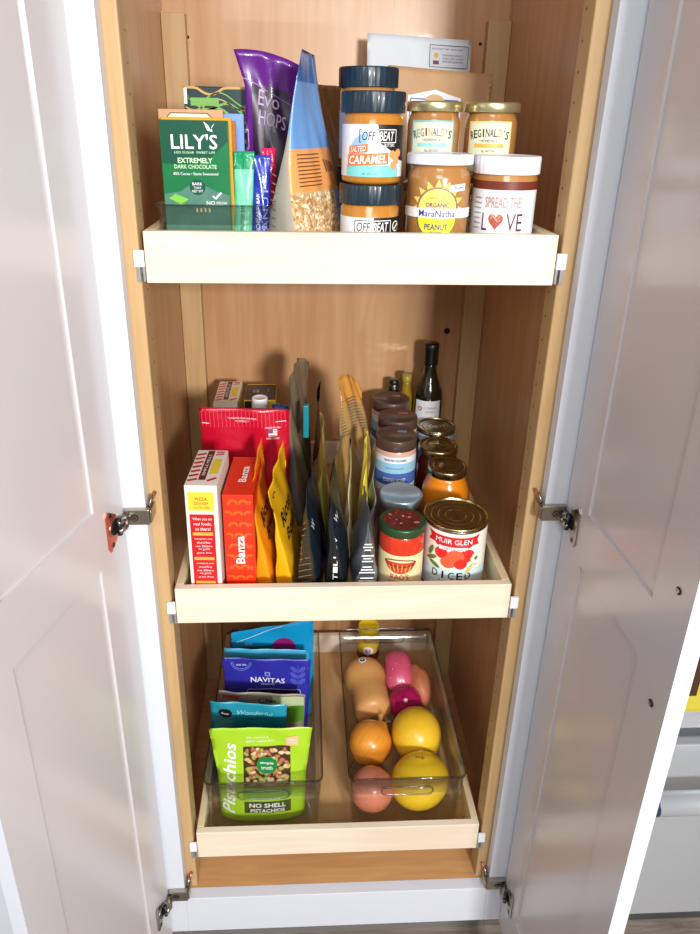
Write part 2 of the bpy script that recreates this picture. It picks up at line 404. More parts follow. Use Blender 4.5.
b.tube([(0.482, -0.078, 0.512), (0.505, -0.078, 0.512)], 0.0190, HB, 24)
for x in (0.493, 1.02): b.tube([(x, -0.022, 0.512), (x, -0.078, 0.512)], 0.009, HB, 14)
b.build('handle', OV)
BC = thing('base_cabinet', 'white base cabinet to the left of the open pantry door', 'cabinet', (0, 0, 0))
b = MB(); b.box(-1.05, -0.335, 0.0, 0.60, 0.10, 0.88, WHITE); b.box(-1.05, -0.335, 0.06, 0.6, 0, 0.10, WHITE); b.build('body', BC)
b = MB(); b.box(-0.69, -0.345, -0.02, -0.0005, 0.14, 0.87, WHITE, 0.002); b.build('door', BC)
b = MB(); b.box(-1.05, -0.335, -0.03, 0.60, 0.8805, 0.91, mat('worktop', (206, 206, 208), 0.3), 0.002); b.build('worktop', BC)
#ITEMS
# ------------------------------------------------------------------ generic containers
def pouch(name, label, cat, x, y, z, W, H, T, yaw=0, lean=(0, 0), lp=1.5, g=0.8, vg=0.75, fold=0.35, wid=(1, 1, 1), tilt=0.0, twist=0.0,
          front=None, side=None, back=None, top=None, topv=0.93, wr=0.0015, seed=0, arch=0.0, curl=0.0, bottom=0.96, group=None, NU=20, NV=30, px=1.0):
    T_ = thing(name, label, cat, (x, y, z), 0, group)
    r = random.Random(seed*13+5); ph = [r.uniform(0, 6.28) for _ in range(8)]; fr = [r.uniform(2.0, 6.5) for _ in range(8)]
    side = side or front; back = back or front; top = top or front
    def wf(v):
        if callable(wid): return wid(v)
        return wid[0]*(1-v)*(1-2*v)+4*wid[1]*v*(1-v)+wid[2]*v*(2*v-1) if False else (wid[0]+(wid[1]-wid[0])*2*v if v < .5 else wid[1]+(wid[2]-wid[1])*(2*v-1))
    def prof(v): 
        q = min(1, max(0, (v-0.04)/0.9)); return max(0.0006/T, (0.5+0.5*cos(pi*min(1, q)))**px) * (bottom+(1-bottom)*min(1, v/0.1))
    def e(v): return g*max(0, 1-v/vg)
    def place(u, n, v):
        hw = W/2*wf(v); zz = H*v + tilt*u*v*v - arch*(u*u)*v**3
        cx = lean[0]*v**lp; cy = lean[1]*v**lp + curl*max(0, v-0.75)**2*16
        a = yaw+twist*v*v
        lx = u*hw; ly = n+0
        return Vector((lx*cos(a)-ly*sin(a)+cx*cos(yaw)-cy*sin(yaw), lx*sin(a)+ly*cos(a)+cx*sin(yaw)+cy*cos(yaw), zz))
    def wob(u, v, sd):
        k = min(1, v*4)
        return wr*k*(sin(fr[0]*u*1.7+ph[0]+fr[1]*v*3)+sin(fr[2]*v*4+ph[1]+u*fr[3])+0.6*sin(fr[4]*3*v+fr[5]*2*u+ph[2+sd]))
    def sheet(sd, u, v):
        th = T/2*prof(v); ee = e(v); bl = ee+(1-ee)*(1-abs(u)**3.2)
        m = wob(u, v, 0)*0.7 + sd*0.3*wob(u, v, 1)*min(1, prof(v)*2)
        return place(u, sd*th*bl+m, v)
    def S(s, t, off=0, sd=-1):
        v = min(0.999, max(0.001, t/H)); u = max(-1, min(1, s/(W/2*wf(v))*(1 if sd < 0 else -1)))
        p = sheet(sd, u, v); d = 0.01
        pu = sheet(sd, min(1, u+d), v)-sheet(sd, max(-1, u-d), v); pv = sheet(sd, u, min(1, v+d))-sheet(sd, u, max(0, v-d))
        nn = pu.cross(pv).normalized()
        if sd > 0: nn = -nn
        return p+nn*off
    b = MB(); n = 0
    ring = []
    for i in range(NU+1): ring.append(('f', -1+2*i/NU))
    ring.append(('r', 0))
    for i in range(NU+1): ring.append(('b', 1-2*i/NU))
    ring.append(('l', 0)); L = len(ring)
    for j in range(NV+1):
        v = j/NV
        for k, u in ring:
            if k == 'f': p = sheet(-1, u, v)
            elif k == 'b': p = sheet(1, u, v)
            else:
                sg = 1 if k == 'r' else -1; ee = e(v); p = place(sg*(1-fold*min(1, ee*1.3)*T/W*(1-0.7*v)), wob(sg, v, 0)*0.7, v)
            b.v.append(tuple(p))
    for j in range(NV):
        vm = (j+.5)/NV
        for k in range(L):
            k2 = (k+1) % L; kk = ring[k][0]; kn = ring[k2][0]
            if kk == 'f' and kn == 'f': m = front
            elif kk == 'b' and kn == 'b': m = back
            else: m = side
            if callable(m): m = m(vm, ring[k][1])
            if vm > topv and kk in 'fb': m = top
            b.f.append([j*L+k, j*L+k2, (j+1)*L+k2, (j+1)*L+k]); b.m.append(b.mi(m)); b.sm.append(True)
    b.f.append(list(range(L))[::-1]); b.m.append(0); b.sm.append(False)
    b.f.append([NV*L+k for k in range(L)]); b.m.append(b.mi(top)); b.sm.append(False)
    o = b.build('bag_body', T_)
    return T_, S, (lambda s, t, off=0: S(s, t, off, 1)), W, H
def gl(name, rgb, rough=0.3, **k): return mat(name, rgb, rough, coat=k.pop('coat', 0.25), **k)
INK = mat('black_print', (24, 22, 24), 0.5); WINK = mat('white_print', (246, 246, 244), 0.5)

def carton(name, label, cat, x, y, z, W, D, H, m_front, m_top=None, m_side=None, rz=0, group=None, b_=0.0008):
    T_ = thing(name, label, cat, (x, y, z), rz, group)
    b = MB(); b.box(-W/2, W/2, 0, D, 0, H, m_side or m_front, b_); b.build('box_body', T_)
    SF = flat((0, -0.0002, 0), (1, 0, 0), (0, 0, 1)); ST = flat((0, 0, H+0.0002), (1, 0, 0), (0, 1, 0)); SR = flat((W/2+0.0002, 0, 0), (0, 1, 0), (0, 0, 1))
    p = MB(); e = 0.0006
    p.rect(SF, -W/2+e, e, W/2-e, H-e, m_front, 0.0002, 1, 1)
    p.rect(ST, -W/2+e, e, W/2-e, D-e, m_top or m_front, 0.0002, 1, 1)
    return T_, p, SF, ST, SR

# ================================================================== TOP DRAWER
# clear bin
def rr(x0, x1, y0, y1, r, n=6):
    pts = []
    for cx, cy, a0 in ((x1-r, y0+r, -pi/2), (x1-r, y1-r, 0), (x0+r, y1-r, pi/2), (x0+r, y0+r, pi)):
        for i in range(n+1): a = a0+pi/2*i/n; pts.append((cx+r*cos(a), cy+r*sin(a)))
    return pts
def bin_(label, x0, x1, y0, y1, z, h, handles=True, taper=0.006, r=0.012):
    T_ = thing('clear_storage_bin', label, 'storage bin', ((x0+x1)/2, (y0+y1)/2, z))
    cx, cy = (x0+x1)/2, (y0+y1)/2; t = 0.0022
    b = MB(); loops = []
    def lp(d, zz): k = taper*(1-zz/h); return [(p[0]-cx, p[1]-cy, zz) for p in rr(x0+k+d, x1-k-d, y0+k+d, y1-k-d, max(0.002, r-d))]
    seq = [lp(0.004, 0), lp(0, 0.004)]+[lp(0, h*f) for f in (0.35, 0.7)]+[lp(0, h-0.004), lp(-0.0025, h-0.003), lp(-0.0025, h), lp(t, h), lp(t, h*0.5), lp(t, 0.006), lp(0.006, 0.003)]
    L = len(seq[0])
    vs = [v for l in seq for v in l]
    for j in range(len(seq)-1):
        o = [(j*L+k, j*L+(k+1) % L, (j+1)*L+(k+1) % L, (j+1)*L+k) for k in range(L)]
        if j == 0: b.add(vs, o+[tuple(range(L))[::-1], tuple((len(seq)-1)*L+k for k in range(L))], CLEAR, True)
        else:
            mm = b.mi(CLEARB if 3 <= j <= 6 else CLEAR)
            for q in o: b.f.append(list(q)); b.m.append(mm); b.sm.append(j not in (3, 4, 5, 6))
    b.build('bin_body', T_)
    # thin rim bead
    m = MB(); m.tube([(p[0], p[1], h-0.0005) for p in [(q[0]-cx, q[1]-cy) for q in rr(x0-.001, x1+.001, y0-.001, y1+.001, r)]], 0.0013, CLEARB, 6, True); m.build('rim', T_)
    if handles:
        for yy, sg in ((y0-cy, -1), (y1-cy, 1)):
            m = MB(); w_, hh = 0.046, 0.0095; zz = h-0.030; kk = taper*0.2
            pts = []
            for ccx, a0 in ((w_-hh, -pi/2), (-(w_-hh), pi/2)):
                for i in range(9): a = a0+pi*i/8; pts.append((ccx+hh*cos(a), yy-sg*(kk+0.001)+sg*0.003, zz+hh*sin(a)))
            m.tube(pts, 0.0019, CLEARB, 8, True); m.build('handle', T_)
    return T_
bin_('small low clear plastic bin holding chocolate bars in the top drawer', -0.235, -0.098, 0.018, 0.128, F1, 0.078, False, 0.003, 0.008)

def choc(y, W, H, m, edge, label, x=-0.190, name='chocolate_bar', th=0.011, lean=0.0, z=F1+0.0035):
    T_ = thing(name, label, 'chocolate bar', (x, y, z)); T_.rotation_euler = (-lean, 0, 0)
    b = MB(); b.box(-W/2, W/2, 0, th, 0, H, m, 0.0012); b.build('wrapper', T_)
    return T_, flat((0, -0.0002, 0), (1, 0, 0), (0, 0, 1))
CREAMG = mat('gold_tick_print', (220, 200, 120), .5)
GRN = gl('green_foil_print', (12, 112, 62), 0.3, var=0.25, vscale=14); DGRN = gl('dark_green_print', (6, 78, 58), 0.3)
T_, S = choc(0.036, 0.080, 0.168, GRN, GRN, 'green dark chocolate bar with a white hummingbird logo, front of the clear bin', -0.1885)
p = MB()
p.poly(S, [(-.039, .120), (-.039, .1675), (.039, .1675), (.039, .145), (.02, .128), (0, .119)], DGRN, 0.0003)
p.poly(S, [(-.039, .002), (-.039, .085), (-.020, .088), (-.004, .098), (.012, .094), (.024, .088), (.039, .084), (.039, .002)], mat('grey_green_print', (74, 122, 104), 0.4, var=.4, vscale=40), 0.0003)
p.poly(S, [(-.034, .080), (-.026, .085), (-.010, .079), (-.020, .073)], mat('leaf_print', (120, 190, 60), 0.4), 0.0006)
p.text(S, "LILY'S", 0.0, 0.1445, 0.0165, WINK, 0.054, bold=0.01)
p.poly(S, [(.012, .1665), (.017, .163), (.020, .1575), (.025, .165), (.021, .161), (.022, .1555), (.016, .157)], WINK, 0.0007)
LG = mat('pale_green_print', (200, 240, 190), 0.5)
p.text(S, "LESS SUGAR  SWEET LIFE", 0.0, 0.1325, 0.0026, LG, 0.048)
p.text(S, "EXTREMELY", 0, 0.1235, 0.0058, LG, 0.041, bold=0.02)
p.text(S, "DARK CHOCOLATE", 0, 0.1165, 0.0046, LG, 0.050, bold=0.01)
p.text(S, "85% Cocoa • Stevia Sweetened", 0, 0.1085, 0.0032, WINK, 0.053)
p.disc(S, .001, .093, .0095, .009, DGRN, 0.0006); p.text(S, "BARK", .001, .097, .0034, WINK, .012); p.text(S, "THAT", .001, .0925, .0026, WINK, .009); p.text(S, "NET WT", .001, .0885, .003, WINK, .013)
p.text(S, "NO", .016, .075, .0045, WINK, .010); p.text(S, "ADDED SUGAR", .029, .075, .0028, WINK, .013)
p.stroke(S, [(.019, .083), (.022, .080), (.029, .087)], .0022, WINK)
for k in range(4): p.rect(S, -.002+k*.005, .064, 0+k*.005, .069, CREAMG, .0007, 1, 1)
p.build('label', T_)
ORG = gl('gold_wrap', (214, 158, 40), 0.3); OBR = gl('orange_brown_wrap', (176, 100, 34), 0.3); TAN = gl('tan_wrap', (200, 154, 112), 0.5)
choc(0.049, 0.083, 0.171, ORG, ORG, 'gold edged chocolate bar directly behind the green bar', -0.187, th=.008)
choc(0.0585, 0.086, 0.168, OBR, OBR, 'orange brown chocolate bar, third from the front of the clear bin', -0.1845, th=.010)
T_, S = choc(0.070, 0.078, 0.180, TAN, TAN, 'tan chocolate bar with a white rounded panel at its top', -0.196, th=.009)
p = MB(); p.poly(S, [(-.030, .150), (-.030, .170), (-.024, .176), (.020, .176), (.027, .170), (.027, .150)], INK, 0.0003); p.poly(S, [(-.029, .150), (-.029, .1695), (-.0235, .175), (.0195, .175), (.026, .1695), (.026, .150)], mat('cream_print', (236, 220, 196), 0.5), 0.0006); p.build('label', T_)
LB = gl('light_blue_wrap', (120, 158, 214), 0.35)
choc(0.082, 0.088, 0.176, LB, LB, 'plain light blue chocolate bar behind the tan bar', -0.1775, th=.010)
# patterned carton behind the bars
DT = gl('dark_teal_card', (14, 48, 50), 0.35); LIME = mat('lime_line_print', (120, 178, 84), 0.45); CREAM = mat('gold_line_print', (204, 166, 92), 0.45)
T_, p, SF, ST, SR = carton('snack_carton', 'dark teal carton patterned with green and gold wavy lines behind the chocolate bars', 'box', -0.163, 0.192, F1+0.0035, 0.118, 0.036, 0.2095, DT)
rnd2 = random.Random(3)
for i in range(18):
    ph = rnd2.uniform(0, 6); y0 = .207-i*.0065; pts = [(-.057+.0057*k, y0+.007*sin(k*.55+ph)-.0006*k*(i % 3)) for k in range(20)]
    pts = [(a, min(.2085, c)) for a, c in pts]
    p.stroke(SF, pts, .0016 if i % 2 else .003, LIME if i % 3 else CREAM, 0.0006)
for i in range(3):
    p.stroke(SF, [(.030+.008*cos(a*.4)*(1-i*.28), .182+.008*sin(a*.4)*(1-i*.28)) for a in range(17)], .0012, LIME, 0.0007)
p.rect(SF, -.050, .186, -.012, .196, LIME, .0008, 2, 2); p.rect(SF, -.0585, .188, -.0545, .208, WINK, .0008, 1, 1)
for k in range(6):
    p.stroke(SF, [(.014, .160-k*.014), (.032, .150-k*.014), (.048, .164-k*.014)], .005, CREAM, .0007)
    p.stroke(SF, [(.016, .155-k*.014), (.032, .145-k*.014), (.046, .158-k*.014)], .0022, INK, .0009)
for yy in (.09, .12): p.rect(SF, .050, yy, .0525, yy+.016, WINK, .0008, 1, 1)
p.build('label', T_)
# upright bars in the clear bin
def barpack(label, x, y, W, H, T, m, tm, txt, tcol, lean, yaw, seed, wd=None):
    T_, S, SB, W, H = pouch('snack_bar', label, 'snack bar', x, y, F1+.0035, W, H, T, yaw, lean, 1.2, 0.6, 0.93, 0.2, (1, 1, 1.05), front=m, top=tm, topv=.86, wr=0.0008, seed=seed, px=.45, NV=26, NU=12)
    p = MB()
    for i, (tx, c, t, h, w_, cc) in enumerate(txt): p.text(S, tx, c, t, h, cc, w_, rot=pi/2)
    p.build('label', T_); return T_
MINT = gl('mint_wrap', (120, 214, 172), 0.3, bump=.3, bscale=50); MINTD = gl('green_wrap_top', (20, 150, 100), 0.3, bump=.3, bscale=60)
NAVY = gl('royal_blue_wrap', (28, 50, 160), 0.22, bump=.3, bscale=45); PINKW = gl('pink_wrap', (214, 40, 90), 0.25, bump=.3, bscale=45)
barpack('mint green snack bar standing on end, left of the blue bar', -0.1375, 0.052, 0.024, 0.134, 0.020, MINT, MINTD, [("ORGANIC PROTEIN BAR", .001, .045, .0045, .055, INK)], INK, (.006, 0), radians(-8), 1)
barpack('royal blue snack bar standing on end beside the mint green bar', -0.1145, 0.056, 0.0225, 0.130, 0.020, NAVY, gl('blue_top_wrap', (40, 60, 170), .25), [("CRUNCHY NUT BAR", -.004, .055, .004, .06, WINK), ("PEANUT", .005, .058, .0065, .07, mat('grey_blue_print', (150, 160, 210), .4))], WINK, (.003, 0), radians(6), 2)
barpack('pink snack bar tucked behind the royal blue bar', -0.110, 0.085, 0.018, 0.137, 0.016, PINKW, PINKW, [("BAR", 0, .08, .005, .02, WINK)], WINK, (.007, 0), radians(10), 3)
# purple bag
PUR = gl('purple_foil', (96, 24, 130), 0.28, bump=.15, bscale=20); DPUR = gl('deep_purple_print', (44, 14, 54), 0.35)
T_, S, SB, W, H = pouch('snack_pouch', 'purple candy pouch with a wide flared top seal, tallest at the left', 'snack bag', -0.0995, 0.163, F1+.0005, .088, .252, .032, radians(8), (.0, .01), 1.5, .3, .6, .3, (lambda v: .84 if v < .84 else .84+(v-.84)*1.9), tilt=-.012, arch=.008, front=PUR, top=PUR, wr=.0012, seed=4, curl=-.008)
p = MB(); p.rect(S, -.028, .06, .022, .212, DPUR, .0006, 10, 16); HP = mat('lilac_print', (196, 170, 208), .5)
p.text(S, "Evo", -.006, .196, .019, HP, .028, off=.0014, rot=-.12); p.text(S, "HOPS", -.002, .172, .018, HP, .036, off=.0014, rot=-.12)
p.stroke(S, [(-.05+.01*k, .222-.0035*k+.001*sin(k)) for k in range(1, 10)], .0012, mat('seal_line', (150, 80, 180), .4), .001)
p.rect(S, .018, .085, .0195, .10, WINK, .0012, 1, 2)
p.build('label', T_)
# brown bags behind the oats
BRN = gl('brown_kraft', (126, 88, 50), 0.5, bump=.3, bscale=25, var=.2, vscale=18); DBR = gl('dark_brown_bag', (70, 44, 24), .45, bump=.3, bscale=25); GRYT = gl('grey_seal', (96, 108, 112), .35)
pouch('coffee_pouch', 'dark brown pouch with a grey top seal squeezed left of the oats bag', 'food bag', -0.063, 0.33, F1+.0005, .13, .205, .042, radians(84), (0, -.006), 1.5, .6, .8, .4, (1, 1, .95), tilt=.0, twist=.25, front=BRN, side=DBR, back=DBR, top=GRYT, topv=.95, wr=.002, seed=5)
pouch('kraft_pouch', 'crumpled brown kraft pouch peeking out behind the blue top of the oats bag', 'food bag', -0.006, 0.30, F1+.0005, .12, .222, .045, radians(80), (0, .012), 1.4, .6, .8, .4, (1, .95, .7), twist=-.5, front=BRN, side=BRN, back=DBR, wr=.003, seed=6)
pouch('pouch', 'small dark patterned pouch between the kraft pouch and the stacked jars', 'food bag', 0.016, 0.235, F1+.0005, .09, .165, .030, radians(86), (0, -.006), 1.4, .6, .8, .4, (1, .95, .8), front=gl('olive_dark_bag', (84, 78, 52), .5, var=.5, vscale=120), side=TAN, wr=.002, seed=7)
# oats bag
SKY = gl('sky_blue_bag', (110, 160, 220), .3, var=.06); BLU = gl('mid_blue_bag', (60, 110, 176), .3); ORB = gl('orange_band', (232, 160, 92), .35); OLTB = gl('grey_gusset', (166, 160, 148), .4, var=.15, vscale=30)
OATB = mat('oat_fill', (206, 172, 124), .7, var=.3, vscale=120)
T_, S, SB, W, H = pouch('oats_bag', 'rolled oats bag with a clear window, orange band and blue pointed top', 'food bag', -0.054, 0.087, F1+.0005, .120, .248, .056, radians(55), (-.004, -.002), 1.2, .96, .90, .25, (1, .98, .70), twist=.42,
    front=lambda v, u: (SKY if v > .55 else (ORB if v > .36 else OATB)) if u < .55 or v > .36 else SKY, side=lambda v, u: OLTB if u <= 0 and v < .62 else SKY, top=BLU, topv=.86, wr=.0008, seed=8, px=1.15)
p = MB()
for i in range(9): p.stroke(S, [(-.045+.0075*k, .134-i*.0045) for k in range(8)], .0012, mat('brown_print', (96, 50, 20), .5), .0006)
for k in range(5): p.stroke(S, [(.016+.006*k, .128-.001*k), (.021+.006*k, .112)], .002, INK, .0006)
p.text(S, "MADE", .048, .075, .0045, mat('navy_print', (30, 40, 100), .5), .014); p.text(S, "GOOD", .048, .068, .0045, MATS['navy_print'], .014)
p.disc(S, .049, .006, .005, .005, mat('seal_green', (30, 130, 80), .5), .0008)
for i in range(6): p.text(S, "wholegrain rolled oats", -.1, 0, .001, INK) if False else None
p.build('label', T_)
p = MB(); r = random.Random(4); OA = [mat('oat_a', (232, 206, 162), .7), mat('oat_b', (208, 170, 118), .7), mat('oat_c', (184, 138, 84), .7), mat('oat_d', (242, 226, 194), .7)]
for i in range(620):
    s = r.uniform(-.060, .032); t = r.uniform(.003, .088)
    p.disc(S, s, t, r.uniform(.0022, .0036), r.uniform(.0015, .0024), r.choice(OA), .0006+r.uniform(0, .0016), r.uniform(0, 3), 7)
o = p.build('oat_flakes', T_); o['kind'] = 'stuff'
p = MB(); GW = mat('grey_print', (110, 106, 100), .5)
def SL(s, t, off=0):   # left gusset of the oats bag
    v = t/.246; a = radians(55)
    c = Vector((-.060*cos(a), -.060*sin(a), t)); th = .029*(0.5+0.5*cos(pi*min(1, max(0, (v-.04)/.9))))**1.15
    return c+Vector((-sin(a)*s/.029*th*.9, cos(a)*s/.029*th*.9, 0))+Vector((-cos(a), -sin(a), 0))*(off+.0015)
for i in range(10): p.stroke(SL, [(.006, .02+i*.010), (.018, .022+i*.010)], .0016, GW, .002)
p.build('side_print', T_)

# ---- jars
def jar(name, label, cat, x, y, z, prof, mats, lid, lidprof, lidmat, rib=None, rz=0, group=None, lidm=None, nlid=96):
    T_ = thing(name, label, cat, (x, y, z), rz, group)
    b = MB(); b.lathe(prof, mats if not isinstance(mats, list) else mats[0], 48, mats=mats if isinstance(mats, list) else None); b.build('glass_body', T_)
    l = MB(); l.lathe(lidprof, lidmat, nlid, rib=rib, mats=lidm); l.build('lid', T_)
    return T_
def lidp(r, z0, h, lip=0.0015, step=True):
    return [(r-.0005, z0), (r, z0+.0006), (r, z0+h-lip*1.2), (r-lip*.4, z0+h-lip*.3), (r-lip, z0+h), (r-lip*2.2, z0+h), (r-lip*2.8, z0+h-.0007), (0.002, z0+h-.0007)]
CAR = gl('caramel_butter', (190, 124, 40), .22, coat=.8, var=.06); PBT = gl('peanut_butter', (174, 122, 66), .22, coat=.8, var=.12, vscale=25)
NAVL = mat('navy_lid', (22, 44, 58), .35, coat=.3); LBLW = mat('label_paper_white', (232, 236, 244), .4, coat=.2)
def offbeat(label, x, y, z, kind, rz=0):
    r = .0365; h = .079 if kind != 'back' else .0945
    T_ = jar('nut_butter_jar', label, 'jar', x, y, z, [(r-.004, 0), (r, .004), (r, h-.004), (r-.003, h), (r-.003, h+.004)], CAR if kind != 'back' else PBT, None, lidp(.0385, h+.0005, .0235), NAVL, rib=(3, .0009, 1, 2), rz=rz)
    S = cyl(r); p = MB(); Wd = 1.05*r
    if kind == 'low':
        p.rect(S, -.056, .004, .003, .065, LBLW, .0003, 24, 2); p.rect(S, .003, .004, .060, .065, INK, .0003, 24, 2)
        p.text(S, "OFF", -.009, .054, .011, INK, .017, shear=.2, off=.0008); p.text(S, "BEAT", .0125, .054, .011, WINK, .020, shear=.2, off=.0008, bold=.01)
        for q in ([(-.020, .0465), (.026, .0465)], [(-.020, .0615), (.003, .0615)], [(-.020, .0465), (-.020, .0615)]): p.stroke(S, [(q[0][0]+(q[1][0]-q[0][0])*k/8, q[0][1]+(q[1][1]-q[0][1])*k/8) for k in range(9)], .0009, INK, .0007)
        for q in ([(.003, .0465), (.026, .0465)], [(.003, .0615), (.026, .0615)], [(.026, .0465), (.026, .0615)]): p.stroke(S, [(q[0][0]+(q[1][0]-q[0][0])*k/8, q[0][1]+(q[1][1]-q[0][1])*k/8) for k in range(9)], .0009, WINK, .0009)
        p.text(S, "BUTTERS", .013, .0425, .0045, WINK, .016, shear=.2)
        p.poly(S, [(-.014, .036), (.012, .0375), (.012, .030), (-.014, .029)], mat('pink_print', (230, 70, 120), .5), .0008); p.text(S, "BUCKEYE", -.001, .0333, .0045, WINK, .020, off=.0012)
        p.disc(S, .036, .054, .0065, .0065, WINK, .0008); p.disc(S, .036, .054, .0052, .0052, INK, .0011); p.stroke(S, [(.032, .051), (.040, .057)], .0022, WINK, .0014)
    else:
        SKB = mat('sky_print', (150, 190, 240), .45); ORP = mat('orange_print', (228, 116, 44), .45)
        p.rect(S, -.060, .009, .060, .067, LBLW, .0003, 40, 2)
        if kind == 'salted':
            p.poly(S, [(-.034+.026*(1-cos(a)), .022+.036*sin(a)) for a in [i*pi/10 for i in range(6)]]+[(-.008, .022), (-.034, .022)], SKB, .0005)
            p.rect(S, -.036, .009, .034, .022, mat('teal_print', (126, 206, 206), .45), .0006, 16, 1)
            p.poly(S, [(.004, .067), (.052, .067), (.052, .026), (.036, .028), (.022, .038), (.014, .043), (.008, .046)], INK, .0006)
            p.text(S, "OFF", -.006, .0545, .010, INK, .016, shear=.2); p.text(S, "BEAT", .0155, .0545, .010, WINK, .019, shear=.2, bold=.01, off=.0011)
            for q in ([(-.017, .0475), (.005, .0475)], [(-.017, .0615), (.005, .0615)], [(-.017, .0475), (-.017, .0615)]): p.stroke(S, q, .0009, INK, .0009)
            for q in ([(.005, .0475), (.028, .0475)], [(.005, .0615), (.028, .0615)], [(.028, .0475), (.028, .0615)]): p.stroke(S, [(q[0][0]+(q[1][0]-q[0][0])*k/4, q[0][1]+(q[1][1]-q[0][1])*k/4) for k in range(5)], .0009, WINK, .0011)
            p.text(S, "BUTTERS", .019, .0445, .0036, WINK, .014, shear=.2, off=.0011)
            p.poly(S, [(-.031, .034), (-.007, .037), (-.007, .046), (-.031, .043)], ORP, .0009); p.text(S, "SALTED", -.019, .040, .0062, WINK, .020, rot=.1, shear=.25, off=.0014)
            p.poly(S, [(-.033, .0205), (.018, .0235), (.018, .0365), (-.033, .0335)], ORP, .0010); p.text(S, "CARAMEL", -.0075, .0285, .0095, WINK, .046, rot=.05, shear=.2, off=.0015, bold=.015)
            for (a, c) in ((.024, .034), (.030, .028), (.026, .022), (.033, .036)): p.disc(S, a, c, .0055, .005, mat('caramel_chunk', (236, 156, 96), .45), .0012, n=7, rot=a*90)
            p.text(S, "NET WT 12 OZ", -.004, .0125, .0022, mat('teal_ink', (40, 110, 120), .5), .018)
        else:
            p.rect(S, -.060, .009, -.030, .067, mat('pale_blue_lbl', (196, 208, 230), .45), .0005, 8, 2); p.text(S, "OFF", -.030, .034, .010, mat('blue_ink', (60, 80, 150), .5), .018, rot=pi/2)
    p.build('label', T_); return T_
offbeat('bottom jar of the front navy lidded stack, black and white label with pink strip', 0.023, 0.054, F1, 'low', radians(-2))
offbeat('salted caramel nut butter jar stacked on the front jar, navy lid and orange lettering', 0.0235, 0.055, F1+.1032, 'salted', radians(-2))
offbeat('lower jar of the rear navy lidded pair, hidden behind the front stack', 0.024, 0.140, F1+.0, 'back')
T_ = offbeat('navy lidded nut butter jar topping the rear stack, highest jar lid', 0.024, 0.139, F1+.1185, 'back')
T_.scale = (1, 1, 1)
# Organic peanut butter
r = .039; WL = mat('white_lid', (232, 236, 246), .3, coat=.3)
T_ = jar('peanut_butter_jar', 'caramel coloured peanut butter jar with yellow sun label and white metal lid', 'jar', 0.1085, .056, F1, [(r-.006, 0), (r, .006), (r, .110), (r-.001, .116), (r-.005, .122), (r-.005, .127)], PBT, None, lidp(.0410, .1265, .0125, .002), WL, rz=radians(-10))
S = cyl(r, 0, .021); p = MB(); SUN = mat('sun_yellow', (252, 216, 110), .45); YG = mat('lime_yellow', (222, 224, 50), .45); VIO = mat('violet_ink', (60, 50, 130), .5)
def fan(S, cx, cy, r0, r1, a0, a1, m, off, n=18):
    o = [(cx+r1*cos(a0+(a1-a0)*i/n), cy+r1*sin(a0+(a1-a0)*i/n)) for i in range(n+1)]
    if r0 == 0: p.poly(S, o, m, off)
    else: p.stroke(S, o, r1-r0, m, off)
for i in range(9):
    a = pi*i/8*1.0; w_ = .09
    p.poly(S, [(.0265*cos(a-w_*1.6), .055+.0265*sin(a-w_*1.6)), (.035*cos(a), .055+.035*sin(a)), (.0265*cos(a+w_*1.6), .055+.0265*sin(a+w_*1.6))], SUN, .0006)
fan(S, 0, .055, 0, .0255, 0, pi, SUN, .0005); fan(S, 0, .055, .0235, .0245, 0, pi, VIO, .0010)
fan(S, 0, .045, 0, .0255, pi, 2*pi, YG, .0005); fan(S, 0, .045, .0235, .0245, pi, 2*pi, VIO, .0010)
for a in (-.7, -.35, 0): pass
for sx in (-1, 1): p.poly(S, [(sx*.027, .020), (sx*.036, .010), (sx*.026, .008)], YG, .0006)
p.rect(S, -.060, .0445, .060, .056, WINK, .0010, 40, 1)
p.text(S, "MaraNatha", 0, .050, .0078, VIO, .044, off=.0016, bold=.005); p.text(S, "ORGANIC", 0, .060, .0052, VIO, .028, off=.0012, bold=.01)
p.text(S, "PEANUT", 0, .034, .0070, VIO, .028, off=.0012, bold=.01); p.text(S, "BUTTER", 0, .027, .0030, VIO, .014, off=.0012)
p.text(S, "SINCE 1982", 0, .068, .0028, mat('gold_ink', (210, 160, 60), .5), .020, off=.001)
p.poly(S, [(.013, .083), (.036, .085), (.036, .077), (.013, .075)], WINK, .0007); p.text(S, "CREAMY", .025, .080, .0035, VIO, .016, off=.0012)
p.build('label', T_)
# spread the love
T_ = jar('peanut_butter_jar', 'straight peanut butter jar with white heart label and wide ribbed white lid', 'jar', 0.1925, .056, F1, [(r-.004, 0), (r, .004), (r, .112), (r-.002, .116), (r-.002, .120)], PBT, None, lidp(.0408, .1165, .0210, .0015), PLW, rib=(3, .0008, 1, 2), rz=radians(-15))
S = cyl(r, 0, .019); p = MB(); MRN = mat('maroon_band', (112, 44, 32), .45)
p.rect(S, -.075, -.015, .075, .080, LBLW, .0003, 48, 2); p.rect(S, -.075, .080, .075, .090, MRN, .0004, 48, 1)
p.text(S, "SPREAD THE", 0, .0655, .0130, mat('pink_beige_ink', (196, 144, 128), .5), .044, off=.0010, bold=.01); DI = mat('maroon_ink', (92, 40, 50), .5)
p.text(S, "L", -.0215, .042, .021, DI, .007); p.text(S, "VE", .0155, .042, .021, DI, .0205)
HR = mat('swirl_heart', (176, 92, 74), .45); HL = mat('swirl_heart_light', (226, 170, 150), .45)
ht = [(16*sin(t)**3, 13*cos(t)-5*cos(2*t)-2*cos(3*t)-cos(4*t)) for t in [2*pi*i/32 for i in range(32)]]
p.poly(S, [(-.0075+a*.00056, .0435+c*.00068) for a, c in ht], HR, .0008)
